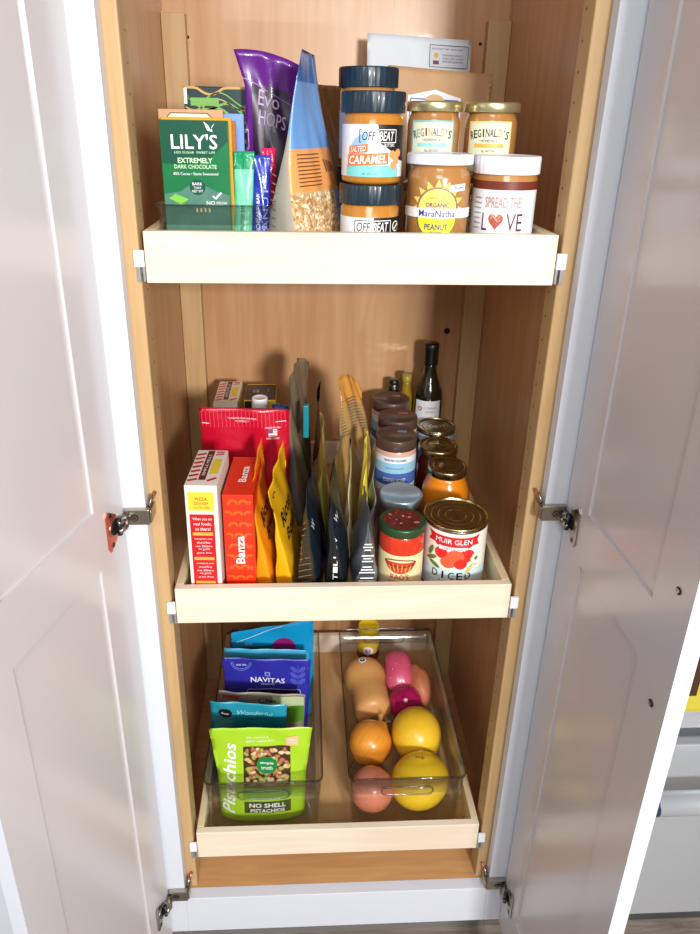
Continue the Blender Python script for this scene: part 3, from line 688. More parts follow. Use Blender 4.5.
for k in range(3): p.stroke(S, [(-.014+.0012*i, .046+.002*k+.003*sin(i*.6+k)) for i in range(11)], .0009, HL, .0011)
p.text(S, "PEANUT BUTTER CREAMY ORGANIC", 0, .024, .0028, DI, .046)
for i in range(7): p.text(S, "nutrition", -.034, .07-i*.006, .0025, INK, .012)
p.build('label', T_)
# Reginald's pair on top of a lower pair
GOLDL = mat('gold_lid', (206, 198, 150), .28, .8)
def reg(label, x, y, z, c, words, rz=0, lettering=True):
    r = .0345; h = .086
    T_ = jar('nut_butter_jar', label, 'jar', x, y, z, [(r-.004, 0), (r, .005), (r, h-.014), (r-.001, h-.008), (r-.004, h-.002), (r-.004, h+.002)], PBT, None, lidp(.0365, h+.0005, .0125, .002), GOLDL, rz=rz)
    S = cyl(r); S = cyl(r, 0, .008); p = MB(); bc = mat(words+'_border', c, .45)
    p.rect(S, -.030, .006, .030, .068, bc, .0004, 20, 2); p.rect(S, -.0275, .0085, .0275, .0655, mat('cream_label', (226, 228, 200), .45), .0007, 20, 2)
    cols = [(80, 60, 50), (90, 190, 190), (220, 90, 90), (70, 60, 60), (230, 160, 60), (80, 70, 60), (190, 90, 100), (230, 150, 60), (100, 80, 70), (60, 60, 60)]
    if words == 'BANANA': cols = [(60, 40, 34)]*6+[(60, 40, 34), (230, 150, 50), (60, 40, 34), (60, 40, 34)]
    for i, ch in enumerate("REGINALD'S"):
        xx = -.0235+i*.0052; p.text(S, ch, xx, .0545-1.6*xx*xx*4, .010, mat('ink_%d_%d_%d' % cols[i % len(cols)], cols[i % len(cols)], .5), .0047 if ch not in "'I" else .0018, rot=-xx*8, bold=.012, off=.0011)
    p.text(S, "• HOMEMADE •", 0, .0445, .0036, INK, .026, off=.0011)
    p.rect(S, -.019, .036, .019, .041, mat(words+'_band', (150, 216, 216) if words == 'ORIGINAL' else (236, 176, 76), .45), .0009, 10, 1)
    p.text(S, "ALL NATURAL", 0, .032, .0030, INK, .018, off=.0011); p.text(S, words if words == 'ORIGINAL' else 'BANAHONEY', 0, .0225, .0095, mat(words+'_ink', (90, 170, 180) if words == 'ORIGINAL' else (200, 120, 40), .5), .048, off=.0011, bold=.01)
    p.text(S, "PEANUT BUTTER", 0, .014, .0045, INK, .036, off=.0011)
    p.build('label', T_); return T_
for x, c, wd, l1 in ((.1125, (120, 198, 198), 'ORIGINAL', 'gold lidded jar with turquoise bordered label and multicoloured lettering, top of its stack'), (.1895, (238, 214, 150), 'BANANA', 'gold lidded jar with cream and orange label, topmost of the right rear stack')):
    reg('lower gold lidded jar standing under the '+('turquoise' if wd == 'ORIGINAL' else 'orange')+' labelled jar', x, .142, F1, c, wd, radians(-11 if wd == 'ORIGINAL' else -15))
    reg(l1, x, .142, F1+.1000, c, wd, radians(-11 if wd == 'ORIGINAL' else -15))
# kraft pouch + white paper bag at the back right
KRA = gl('kraft_paper', (186, 146, 104), .55, coat=0, bump=.25, bscale=16, var=.08, vscale=12)
T_, S, SB, W, H = pouch('kraft_pouch', 'wide brown kraft pouch with a white and blue label at the back right', 'food bag', .159, .375, F1+.0005, .168, .252, .05, radians(3), (.004, .012), 1.5, .4, .6, .3, (.84, .96, 1.04), tilt=-.005, front=KRA, wr=.0018, seed=9)
p = MB(); LBL2 = mat('label_white2', (226, 230, 238), .45); BL2 = mat('blue_label_line', (70, 96, 160), .45)
p.rect(S, -.052, .120, .036, .212, LBL2, .0006, 12, 6); p.poly(S, [(-.052, .211), (.036, .211), (-.008, .222)], LBL2, .0006)
for q in ([(-.048, .207), (.032, .207)], [(-.048, .130), (-.048, .207)], [(.032, .130), (.032, .207)]): p.stroke(S, [(q[0][0]+(q[1][0]-q[0][0])*k/8, q[0][1]+(q[1][1]-q[0][1])*k/8) for k in range(9)], .0022, BL2, .0012)
fanm = mat('tan_oval', (200, 160, 110), .5); p.disc(S, -.008, .205, .016, .010, fanm, .0014)
p.text(S, "SINCE 1869", -.034, .202, .004, mat('red_ink', (180, 60, 70), .5), .018, off=.0012); p.text(S, "ALMOND", .020, .202, .004, BL2, .016, off=.0012)
p.build('label', T_)
PAP = mat('white_paper', (206, 214, 222), .6, bump=.15, bscale=12, var=.04)
T_, S, SB, W, H = pouch('paper_bag', 'white paper bag with a small printed address label, farthest back on the right', 'food bag', .137, .455, F1+.0005, .178, .307, .03, radians(1), (.0, .012), 1.5, .4, .6, .3, (1, 1, 1), tilt=-.004, front=PAP, wr=.0010, seed=10)
p = MB(); LI = mat('grey_ink', (70, 74, 84), .5)
p.rect(S, .018, .262, .084, .296, mat('label_grey', (196, 202, 212), .5), .0006, 6, 3)
for q in ([(.018, .262), (.084, .262)], [(.018, .296), (.084, .296)], [(.018, .262), (.018, .296)], [(.084, .262), (.084, .296)]): p.stroke(S, [q[0], q[1]], .0010, LI, .0012)
p.text(S, "BLACKOUT TART | BURR LANE", .048, .290, .0034, LI, .052, off=.0012)
p.disc(S, .029, .280, .004, .004, mat('gold_ink', (210, 160, 60), .5), .0012); p.rect(S, .024, .266, .034, .272, mat('dark_red_ink', (90, 40, 50), .5), .0011, 1, 1)
for i, tt in enumerate(("ORGANIC MACADAMIA NUTS", "SHELLED RAW", "KEEP REFRIGERATED")): p.text(S, tt, .058, .281-i*.005, .0028, LI, .036, off=.0012)
p.build('label', T_)

# ================================================================== MIDDLE DRAWER
CRD = mat('cream_card', (236, 228, 216), .45); RED = gl('red_card', (200, 28, 34), .35); ORC = gl('orange_red_card', (232, 52, 26), .35); DRD = gl('dark_red_card', (206, 40, 30), .35)
YLB = mat('yellow_block', (240, 206, 60), .45); BRB = mat('brown_block', (104, 36, 26), .45)
def wheatbox(label, x, y, z, W, D, H, rz=0):
    T_, p, SF, ST, SR = carton('baking_mix_box', label, 'box', x, y, z, W, D, H, CRD, CRD, CRD, rz)
    w2 = W/2
    p.rect(SF, -w2+.004, H-.040, w2-.005, H-.010, YLB, .0005, 1, 1); p.text(SF, "PIZZA", -.0, H-.021, .0048, BRB, .017); p.text(SF, "DOUGH", 0, H-.028, .0048, BRB, .019); p.text(SF, "GLUTEN FREE", 0, H-.035, .0028, BRB, .022)
    p.rect(SF, -w2+.005, .006, w2-.006, H-.046, RED, .0005, 1, 1)
    for i, tt in enumerate(("When you eat", "real foods,", "so there!")): p.text(SF, tt, 0, H-.054-i*.008, .0055, WINK, .028-.003*i)
    YP = mat('amber_bar', (244, 176, 70), .45)
    yy = H-.076
    for k in range(3):
        p.rect(SF, -w2+.008, yy-.005, w2-.009, yy, YP, .0008, 1, 1)
        for j in range(5): p.text(SF, ("complete mix", "almond flour", "no fillers", "no gums", "grain free")[j], 0, yy-.011-j*.006, .0034, WINK, (.026, .020, .024, .016, .022)[j]) if yy-.011-j*.006 > .01 else None
        yy -= .042
    # top face: striped
    for i in range(7):
        yv = D*.12+i*D*.12; p.stroke(ST, [(-w2+.002, yv), (-w2+.015, yv+D*.05)], D*.05, RED, .0005) if yv < D*.92 else None
    p.rect(ST, -w2+.017, D*.14, w2-.019, D*.97, BRB, .0006, 1, 1); p.text(ST, "SIMPLE MILLS", -.001, D*.55, .0045, WINK, D*.6, rot=pi/2)
    p.rect(ST, w2-.016, D*.30, w2-.004, D*.72, YLB, .0006, 1, 1)
    for i in range(2): p.stroke(ST, [(w2-.016, D*(.85+i*.08)), (w2-.004, D*(.88+i*.06))], .004, RED, .0005)
    p.stroke(ST, [(w2-.016, D*.12), (w2-.004, D*.2)], .005, RED, .0005)
    p.build('label', T_); return T_
wheatbox('tall white baking mix box with red panel at the front left corner', -.2055, .018, F2, .046, .112, .211, radians(-2.5))
wheatbox('smaller white box with striped lid and yellow panel at the back left corner', -.2065, .355, F2, .045, .115, .198)
T_, p, SF, ST, SR = carton('pasta_box', 'bright red pasta box with white vertical lettering beside the white baking mix box', 'box', -.1555, .028, F2, .0440, .120, .190, ORC, ORC, ORC, radians(-2.5))
DOA = gl('deep_orange_arc', (240, 96, 34), .35)
for i in range(10):
    for j in range(3):
        cx = -.0148+j*.0148+(.0074 if i % 2 else 0); cy = .008+i*.0185
        q = [(cx+.0065*cos(k*pi/10), cy+.0065*sin(k*pi/10)) for k in range(11)]; q = [a for a in q if abs(a[0]) < .0200]
        if len(q) > 2: p.stroke(SF, q, .0042, DOA, .0005)
p.text(SF, "Banza", .001, .098, .0135, WINK, .048, rot=pi/2, bold=.02, off=.0010); p.text(ST, "Banza", .002, .062, .012, WINK, .050, rot=pi/2, bold=.02)
p.build('label', T_)
DCH = mat('charcoal_card', (78, 70, 72), .5); 
T_, p, SF, ST, SR = carton('tea_carton', 'grey carton with a yellow edge behind the red pouch', 'box', -.1445, .385, F2, .060, .085, .192, YLB, DCH, YLB)
p.rect(SF, -.029, .08, -.008, .19, mat('black_block', (30, 26, 26), .5), .0005, 1, 1); p.text(ST, "8", -.010, .045, .016, mat('grey_pale', (180, 174, 170), .5), .014, bold=.02); p.text(ST, "T", .014, .05, .016, MATS['grey_pale'], .006)
p.stroke(ST, [(-.029, .082), (.029, .082)], .004, YLB, .0006); p.build('label', T_)
# drops bottle
T_ = thing('dropper_bottle', 'small blue and white bottle with a white screw cap behind the red pouch', 'bottle', (-.1405, .325, F2))
b = MB(); b.lathe([(.016, 0), (.018, .003), (.018, .176), (.012, .186), (.010, .196), (.010, .201)], gl('pale_bottle', (200, 206, 222), .3)); b.build('bottle_body', T_)
b = MB(); b.lathe(lidp(.0145, .198, .024, .0015), PLW, 48, rib=(2, .0007, 1, 2)); b.build('cap', T_)
T_ = thing('squeeze_bottle', 'blue squeeze bottle with a pointed tip lying over beside the white capped bottle', 'bottle', (-.106, .325, F2))
b = MB(); BLQ = gl('blue_plastic', (36, 66, 130), .3); b.lathe([(.013, 0), (.015, .003), (.015, .178), (.010, .184), (.010, .192), (.009, .193)], BLQ, 32); b.build('bottle_body', T_)
b = MB(); b.tube([(-.012, 0, .199), (.002, 0, .201)], .0085, BLQ, 16); b.tube([(.002, 0, .201), (.016, 0, .199)], .0060, gl('blue_tip', (60, 90, 150), .3), 16); b.tube([(.016, 0, .199), (.022, 0, .198)], .0032, MATS['blue_tip'], 12); b.build('tip', T_)
# red pouch
RFO = gl('red_foil', (196, 14, 46), .28, bump=.2, bscale=30)
T_, S, SB, W, H = pouch('snack_pouch', 'shiny red pouch with ribbed top and small flag print behind the two front boxes', 'food bag', -.160, .225, F2+.0005, .150, .240, .045, radians(0), (0, .004), 1.5, .4, .7, .3, (.97, .98, 1.0), tilt=-.002, front=RFO, wr=.0014, seed=11)
p = MB(); RL = gl('light_red_rib', (226, 60, 86), .3)
for i in range(22): p.stroke(S, [(-.070+i*.0066, .206), (-.071+i*.0066, .236)], .0016, RL, .0006)
p.text(S, "TO REOPEN TEAR HERE PRESS", -.004, .222, .0030, WINK, .048, off=.0012); p.text(S, "TO RESEAL IT", -.004, .2165, .0030, WINK, .024, off=.0012)
p.stroke(S, [(-.071, .213), (-.058, .213)], .0012, WINK, .001); p.stroke(S, [(.052, .216), (.070, .219)], .0012, WINK, .001)
p.text(S, "MADE IN USA", .047, .206, .0030, WINK, .026, off=.0012); p.rect(S, .040, .191, .054, .203, WINK, .0010, 2, 2); p.rect(S, .040, .1965, .047, .203, mat('flag_blue', (60, 70, 150), .5), .0013, 1, 1)
for k in range(3): p.stroke(S, [(.0405, .1925+k*.004), (.0535, .1925+k*.004)], .0014, RED, .0014)
p.text(S, "FAMILY OWNED", .047, .187, .0028, WINK, .022, off=.0012); p.build('label', T_)
# yellow rice bags
YR = gl('yellow_bag', (246, 186, 28), .32, var=.05); YR2 = gl('amber_bag', (240, 156, 24), .32, var=.05); YS = gl('yellow_gusset', (238, 174, 20), .35)
def ricebag(label, x, y, W, H, T, yaw, lean, tw, seed, m, tilt):
    T_, S, SB, W, H = pouch('rice_pouch', label, 'food bag', x, y, F2+.0005, W, H, T, yaw, lean, 1.3, .98, .86, .55, (1, 1, 1), tilt=tilt, twist=tw, front=m, side=YS if m is YR else m, wr=.0012, seed=seed, px=.9)
    p = MB(); p.text(S, "Ricos", -.004, H*.62, .022, INK, .070, bold=.02, shear=.15, off=.0012); p.text(S, "Bowls", .004, H*.47, .020, INK, .070, shear=.15, bold=.01, off=.0012)
    p.disc(S, -.040, H*.88, .006, .005, INK, .001); p.disc(S, -.040, H*.88, .004, .0032, m, .0013)
    p.disc(S, .050, H*.16, .009, .016, mat('leaf_green', (90, 160, 50), .45), .001)
    p.build('label', T_)
ricebag('amber yellow grain pouch standing edge-on, next to the red pasta box', -.1170, .104, .126, .200, .026, radians(87), (.0, .017), -.02, 12, YR2, .016)
ricebag('bright yellow rice pouch with black lettering, right of the amber pouch', -.0835, .104, .124, .198, .030, radians(84), (.0, .020), -.04, 13, YR, .014)
# edge-on pouches in the middle
GB = gl('grey_brown_bag', (120, 104, 82), .4, bump=.35, bscale=22, var=.3, vscale=40); CHB = gl('chocolate_bag', (88, 56, 30), .4, bump=.2, bscale=20); 
T_, S, SB, W, H = pouch('grain_pouch', 'crumpled grey brown pouch standing edge-on behind the red pouch', 'food bag', -.070, .305, F2+.0005, .120, .300, .042, radians(79), (0, 0), 1.5, .8, .8, .4, (1, 1, .80), tilt=.0, twist=-.15, front=GB, side=gl('grey_side_bag', (104, 104, 104), .4, bump=.3, bscale=30), back=GB, wr=.0032, seed=14, arch=.02)
tag((lambda: (lambda b: (b.box(-.062, -.052, .228, .240, F2+.185, F2+.245, mat('teal_clip', (20, 130, 140), .4), .002), b.build('bag_clip'))[1])(MB()))(), 'teal bag clip on the edge of the grey brown pouch', 'clip')
pouch('grain_pouch', 'brown pouch standing edge-on between the grey brown pouch and the yellow green bag', 'food bag', -.034, .325, F2+.0005, .12, .235, .024, radians(88), (-.006, 0), 1.5, .7, .8, .4, (1, 1, .9), front=CHB, side=gl('brown_red_side', (110, 58, 34), .4), wr=.002, seed=15)
YGB = gl('olive_yellow_bag', (176, 160, 76), .4, bump=.2, bscale=26, var=.25, vscale=30); 
T_, S, SB, W, H = pouch('grain_pouch', 'olive yellow pouch with a pointed top standing edge-on behind the black pouches', 'food bag', -.030, .205, F2+.0005, .125, .240, .034, radians(86), (-.006, 0), 1.4, .8, .8, .4, (1, 1, .7), twist=.1, front=YGB, side=YGB, back=YGB, wr=.0022, seed=16, arch=.016)
BLK = gl('black_bag', (22, 26, 30), .33, bump=.15, bscale=20); SLT = gl('slate_bag', (28, 38, 48), .33, bump=.15, bscale=20); BRK = gl('brown_black_bag', (58, 44, 26), .35)
T_, S, SB, W, H = pouch('snack_pouch', 'dark pouch with white ingredient print and a pink dot, right of the yellow pouch', 'food bag', -.0470, .088, F2+.0005, .118, .200, .036, radians(81), (-.010, .0), 1.3, .98, .92, .2, (1, 1, .9), front=SLT, side=BRK, back=BRK, wr=.0012, seed=17, px=.55)
p = MB(); p.disc(S, -.012, .042, .010, .010, mat('pink_dot', (220, 60, 150), .4), .001); p.text(S, "W", -.040, .130, .016, WINK, .014, off=.001, rot=.4)
p.build('label', T_)
p = MB()
def gus(yaw, W, T, H, px=.8):
    def f(s, t, off=0):
        v = t/H; c = Vector((-W/2*cos(yaw), -W/2*sin(yaw), t)); th = T/2*(0.5+0.5*cos(pi*min(1, max(0, (v-.04)/.9))))**px
        n_ = Vector((-cos(yaw), -sin(yaw), 0)); return c+Vector((sin(yaw), -cos(yaw), 0))*(s*th)+n_*(off+.0012)
    return f
SG = gus(radians(81), .118, .036, .200, .55)
for i in range(13): p.stroke(SG, [(-.75, .014+i*.0105), (-.1, .018+i*.0105), (.45, .020+i*.0105)], .0016, GW, .001)
p.build('side_print', T_)
T_, S, SB, W, H = pouch('snack_pouch', 'black pouch with white vertical lettering, second dark pouch from the yellow ones', 'food bag', -.0070, .088, F2+.0005, .116, .200, .035, radians(83), (-.010, .010), 1.3, .98, .92, .2, (1, 1, .85), front=SLT, side=BLK, back=BLK, wr=.0012, seed=18, px=.55)
p = MB(); SG = gus(radians(83), .116, .035, .200, .55)
p.text(SG, "TILLOWS", .0, .088, .55, WINK, .085, rot=pi/2, off=.001) if False else None
for k, ch in enumerate("TILLOV"): 
    S3 = lambda s, t, off=0: SG(s/.022, t, off)
    p.text(S3, ch, .001, .046+k*.013, .0095, WINK, .011, rot=pi/2, off=.001)
p.rect(S3, -.006, .026, .008, .036, mat('orange_small', (226, 96, 60), .5), .001, 2, 2); p.text(S3, "NET", 0, .018, .006, WINK, .014, off=.001)
p.text(S, "W", -.036, .140, .016, WINK, .014, off=.001, rot=.4)
p.build('label', T_)
TANB = gl('tan_bag', (170, 134, 80), .35, bump=.25, bscale=20, var=.25, vscale=20); AMB = gl('amber_top', (200, 140, 66), .3)
T_, S, SB, W, H = pouch('grain_pouch', 'tall tan pouch with a curled amber tip and printed side, tallest in the middle drawer', 'food bag', .030, .255, F2+.0005, .096, .285, .044, radians(48), (.002, .010), 1.6, .8, .85, .4, (.9, 1, .62), tilt=-.012, twist=.10, front=TANB, side=TANB, back=YGB, top=AMB, topv=.84, wr=.0024, seed=19, arch=.012, curl=.012)
p = MB()
for i in range(12): p.stroke(S, [(-.045, .246-i*.0055), (.0, .248-i*.0055), (.035, .247-i*.0055)], .0015, GW, .001)
p.build('side_print', T_)
pouch('grain_pouch', 'thin lemon yellow pouch standing edge-on right of the tall tan pouch', 'food bag', .041, .178, F2+.0005, .062, .222, .016, radians(84), (-.004, 0), 1.5, .7, .8, .4, (1, 1, .7), front=gl('lemon_bag', (226, 208, 74), .35, bump=.2, bscale=24), wr=.002, seed=20, arch=.012)
pouch('grain_pouch', 'cream coloured pouch standing edge-on in front of the lemon yellow pouch', 'food bag', .0145, .165, F2+.0005, .060, .205, .012, radians(86), (-.002, 0), 1.5, .7, .8, .4, (1, 1, .75), front=gl('cream_bag', (226, 206, 160), .4, bump=.2, bscale=24), wr=.0016, seed=21)
SIL = gl('silver_grey_bag', (120, 124, 130), .3, bump=.3, bscale=22, var=.2); SILD = gl('slate_grey_bag', (70, 78, 86), .3, bump=.2, bscale=22)
T_, S, SB, W, H = pouch('snack_pouch', 'silver grey pouch with a dense ingredients print beside the salsa jar', 'food bag', .0345, .083, F2+.0005, .116, .158, .039, radians(90), (-.002, 0), 1.3, .99, .95, .1, (1, 1, .85), front=SIL, side=SILD, back=SIL, wr=.0014, seed=22, px=.45, arch=.01)
p = MB(); SG = gus(radians(90), .116, .039, .158, .45)
for i in range(20): 
    p.stroke(SG, [(-.72+.12*(i % 3), .012+i*.0050), (-.02, .012+i*.0050), (.70-.16*((i*7) % 3), .012+i*.0050)], .0021, WINK if i % 4 else SILD, .001)
p.stroke(SG, [(0, .01), (.05, .04)], .004, WINK, .0014)
p.build('side_print', T_)
pouch('snack_pouch', 'crinkled silver pouch standing edge-on behind the ingredients pouch', 'food bag', .056, .205, F2+.0005, .10, .195, .018, radians(88), (-.008, 0), 1.4, .8, .9, .3, (1, 1, .8), front=SIL, side=gl('pinkish_silver', (170, 150, 146), .3, bump=.3, bscale=30), wr=.0022, seed=23)

# ---- cans and jars on the right
RIM = mat('tin_rim', (178, 174, 164), .25, 1.0); TIN = mat('tin_lid', (206, 190, 140), .25, 1.0)
def can_top(b, r, h, m, rings=3, z_in=.004):
    prof = [(r, h-.004), (r+.0012, h-.003), (r+.0012, h-.0006), (r+.0004, h), (r-.0012, h), (r-.0018, h-.0008), (r-.0022, h-z_in), (r-.006, h-z_in)]
    rr_ = r-.009
    for k in range(rings):
        prof += [(rr_, h-z_in), (rr_-.0012, h-z_in+.0018), (rr_-.0030, h-z_in+.0018), (rr_-.0042, h-z_in)]; rr_ -= r*.22
    prof += [(max(.004, rr_-.002), h-z_in), (.001, h-z_in)]
    b.lathe(prof, m, 64)
T_ = thing('tomato_can', 'large tomato can with red banner label at the front right of the middle drawer', 'can', (.1790, .090, F2), radians(-14))
r = .0495; b = MB(); b.lathe([(r, 0), (r+.001, .001), (r+.001, .003), (r-.0005, .004), (r-.0005, .1125), (r, .114)], RIM, 64); b.build('can_body', T_)
b = MB(); can_top(b, r, .119, TIN, 3, .005); b.build('lid', T_)
S = cyl(r, 0, .010); p = MB(); CRL = mat('cream_can_label', (240, 236, 224), .4, coat=.2)
p.rect(S, -.1, -.005, .1, .101, CRL, .0003, 60, 2); LBG = mat('pale_blue_strip', (200, 222, 228), .4); p.rect(S, -.1, -.005, .1, .036, LBG, .0006, 60, 1)
REDP = mat('banner_red', (206, 34, 44), .4)
p.poly(S, [(-.042, .098), (-.030, .095), (.030, .095), (.042, .098), (.038, .089), (.042, .080), (.030, .080), (.026, .076), (-.026, .076), (-.030, .080), (-.042, .080), (-.038, .089)], REDP, .0007)
p.text(S, "MUIR GLEN", 0, .0875, .0085, WINK, .056, off=.0016); p.rect(S, -.022, .071, .022, .0775, WINK, .0010, 10, 1); p.text(S, "ORGANIC", 0, .0742, .0042, REDP, .036, off=.0014)
TR = mat('tomato_red', (226, 44, 40), .4); TR2 = mat('tomato_light', (240, 96, 62), .4); LF = mat('leaf_dark', (86, 124, 48), .45)
for (a, c, d, mm, o_) in ((-.018, .064, .011, TR, .0009), (.004, .060, .014, TR2, .0011), (.022, .062, .013, TR, .0010), (-.006, .050, .012, TR2, .0013), (.013, .048, .010, TR, .0015)): p.disc(S, a, c, d, d*.9, mm, o_)
for (a, c, rt) in ((-.034, .050, .5), (-.028, .040, -.4), (.034, .050, 2.2), (.027, .038, 1), (-.036, .062, 1.2)): p.disc(S, a, c, .010, .0035, LF if a < 0 else mat('mustard_veg', (210, 190, 110), .45), .0012, rt)
p.disc(S, .038, .056, .009, .010, CRL, .0014); p.disc(S, .038, .056, .0035, .0035, LF, .0017)
for i, ch in enumerate("DICED"): p.text(S, ch, -.026+i*.013, .0255, .013, INK, .0095 if ch != 'I' else .003, off=.0010, bold=.01)
p.text(S, "TOMATOES", 0, .012, .005, INK, .04, off=.001)
p.build('label', T_)
# salsa jar
SALS = gl('salsa_red', (208, 52, 22), .25, coat=.8, var=.35, vscale=60); GRL = mat('green_lid', (54, 84, 52), .35, .4)
r = .0345
T_ = jar('salsa_jar', 'salsa jar with green rimmed patterned lid and cream label at the front', 'jar', .0915, .071, F2, [(r-.004, 0), (r, .004), (r, .098), (r-.002, .104), (r-.004, .108)], SALS, None, lidp(.0355, .1065, .0145, .0025), GRL, rz=radians(-9))
S = cyl(r); p = MB(); p.rect(S, -.050, .004, .050, .076, mat('cream_salsa_label', (238, 222, 172), .45), .0004, 40, 2)
p.poly(S, [(.024*cos(a), .060+.004-.020*sin(-a)*1.0) for a in [-k*pi/10 for k in range(11)]], mat('drum_red', (206, 66, 40), .45), .0008)
for k in range(6): p.stroke(S, [(-.018+k*.007, .060), (-.013+k*.0052, .048)], .0018, CREAM, .0012)
p.stroke(S, [(.0245*cos(a), .063+.006*sin(a)) for a in [k*pi/8 for k in range(17)]], .0018, mat('drum_brown', (110, 40, 24), .5), .0013)
p.text(S, "RAO'S", 0, .038, .010, mat('drum_red', (206, 66, 40), .45), .028, off=.001, bold=.01); p.text(S, "HOMEMADE SALSA", 0, .029, .0045, INK, .036, off=.001)
p.build('label', T_)
ST = flat((0, 0, .1206), (1, 0, 0), (0, 1, 0)); p = MB(); p.disc(ST, 0, 0, .029, .029, mat('lid_maroon', (104, 40, 34), .4), .0002, n=32)
r_ = random.Random(2)
for i in range(26): a = r_.uniform(0, 6.28); d = r_.uniform(.004, .025); p.disc(ST, d*cos(a), d*sin(a), .0032, .0018, r_.choice([mat('lid_pink', (206, 150, 130), .4), DBR, RED]), .0006, a, 8)
p.build('lid_print', T_)
# clear jar with silver lid
GLS = clear('clear_glass', (.86, .88, .86), 1.2)
T_ = thing('glass_jar', 'clear glass jar with a pale silver lid right behind the salsa jar', 'jar', (.1030, .176, F2))
r = .037; b = MB(); b.lathe([(r-.004, 0), (r, .004), (r, .083), (r-.004, .088), (r-.004, .092)], GLS, 48); b.build('glass_body', T_)
b = MB(); b.lathe([(.03, .003), (.0345, .005), (.0345, .055), (.001, .058)], gl('beige_powder', (176, 160, 128), .7, coat=0), 40); b.build('contents', T_)
b = MB(); b.lathe([(r-.002, .092), (r-.0005, .0925), (r-.0005, .106), (r-.002, .108), (r-.005, .108), (r-.006, .1065), (.002, .1065)], mat('silver_blue_lid', (176, 194, 206), .3, .6), 64); b.build('lid', T_)
# brown lidded jars
BRL = mat('brown_lid', (84, 60, 52), .38, coat=.2); PNK = gl('pink_salt', (214, 170, 148), .3)
for i, (x, y, hh, lbl, stc) in enumerate(((.1060, .284, .167, 'brown lidded jar with blue and white label, nearest of the three brown lids', (120, 180, 220)), (.1185, .3625, .170, 'middle one of the three brown lidded jars, with a pink sticker', (206, 110, 120)), (.1135, .4375, .176, 'rearmost of the three brown lidded jars, with an orange sticker', (220, 140, 80)))):
    r = .0368
    T_ = jar('cocoa_jar', lbl, 'jar', x, y, F2, [(r-.004, 0), (r, .004), (r, hh-.026), (r-.002, hh-.022), (r-.003, hh-.018)], PNK, None, [(.0368, hh-.0205), (.0373, hh-.02), (.0373, hh-.003), (.0364, hh-.0005), (.0355, hh), (.0340, hh), (.0330, hh-.0015), (.001, hh-.0015)], BRL, rz=radians(-8))
    S = cyl(r); p = MB(); p.rect(S, -.055, .025, .055, hh-.03, LBLW, .0004, 40, 2); p.rect(S, -.055, hh-.062, .055, hh-.042, mat('label_sky', (150, 198, 222), .4), .0008, 40, 1); p.rect(S, -.055, hh-.086, .055, hh-.062, mat('label_blue', (70, 100, 170), .4), .0008, 40, 1)
    p.text(S, "GRASS-FED COLLAGEN", 0, hh-.036, .0040, INK, .040, off=.0012, bold=.02); p.text(S, "unflavored powder", 0, hh-.052, .0036, mat('navy_print', (30, 40, 100), .5), .034, off=.0012); p.text(S, "COFFEE ROAD", 0, hh-.075, .0075, WINK, .040, off=.0012, bold=.01)
    p.rect(S, -.055, .025, .055, hh-.100, PNK, .0008, 40, 1); p.text(S, "NET WT 10 OZ", .0, hh-.108, .003, INK, .024, off=.0012)
    p.build('label', T_)
    ST = flat((0, 0, hh-.0015), (1, 0, 0), (0, 1, 0)); p = MB(); p.rect(ST, .002, .010, .018, .018, mat('sticker%d' % i, stc, .5), .0004, 1, 1); p.text(ST, "BEST BY", .010, .014, .003, INK, .012, off=.0008); p.build('sticker', T_)
# gold lids
GLD = mat('brass_lid', (184, 168, 122), .25, 1.0)
ORJ = gl('orange_puree', (236, 138, 24), .22, coat=.9, var=.08); DRJ = gl('dark_red_jam', (86, 20, 16), .2, coat=.9)
def ringlid(r, z0, h): return [(r-.0005, z0), (r, z0+.0006), (r, z0+h-.002), (r-.001, z0+h), (r-.003, z0+h), (r-.0045, z0+h-.002), (r*.72, z0+h-.002), (r*.68, z0+h-.0008), (r*.62, z0+h-.002), (r*.42, z0+h-.002), (r*.38, z0+h-.001), (.001, z0+h-.001)]
jar('sauce_jar', 'squat bulging jar of orange sauce with a brass lid behind the tomato can', 'jar', .1925, .236, F2, [(.032, 0), (.040, .006), (.0425, .030), (.0425, .075), (.041, .088), (.036, .100), (.032, .108), (.031, .116)], ORJ, None, ringlid(.0345, .1145, .014), GLD)
T_ = jar('jam_jar', 'dark red preserve jar with a brass lid behind the orange sauce jar', 'jar', .1900, .3155, F2, [(.034, 0), (.038, .005), (.038, .100), (.036, .108), (.033, .114), (.033, .118)], DRJ, None, ringlid(.0365, .1175, .013), GLD)
T_ = thing('food_can', 'tin can with ridged brassy lid and pale blue label beside the oil bottle', 'can', (.1995, .3925, F2)); r = .0370
b = MB(); b.lathe([(r, 0), (r+.001, .001), (r, .004), (r, .130), (r, .1325)], RIM, 64); b.build('can_body', T_)
b = MB(); can_top(b, r, .136, GLD, 3); b.build('lid', T_); S = cyl(r); p = MB(); p.rect(S, -.11, .006, .11, .126, mat('pale_blue_can', (186, 206, 226), .4), .0004, 60, 1); p.rect(S, -.11, .095, .11, .112, mat('navy_band', (36, 46, 90), .4), .0008, 60, 1); p.build('label', T_)
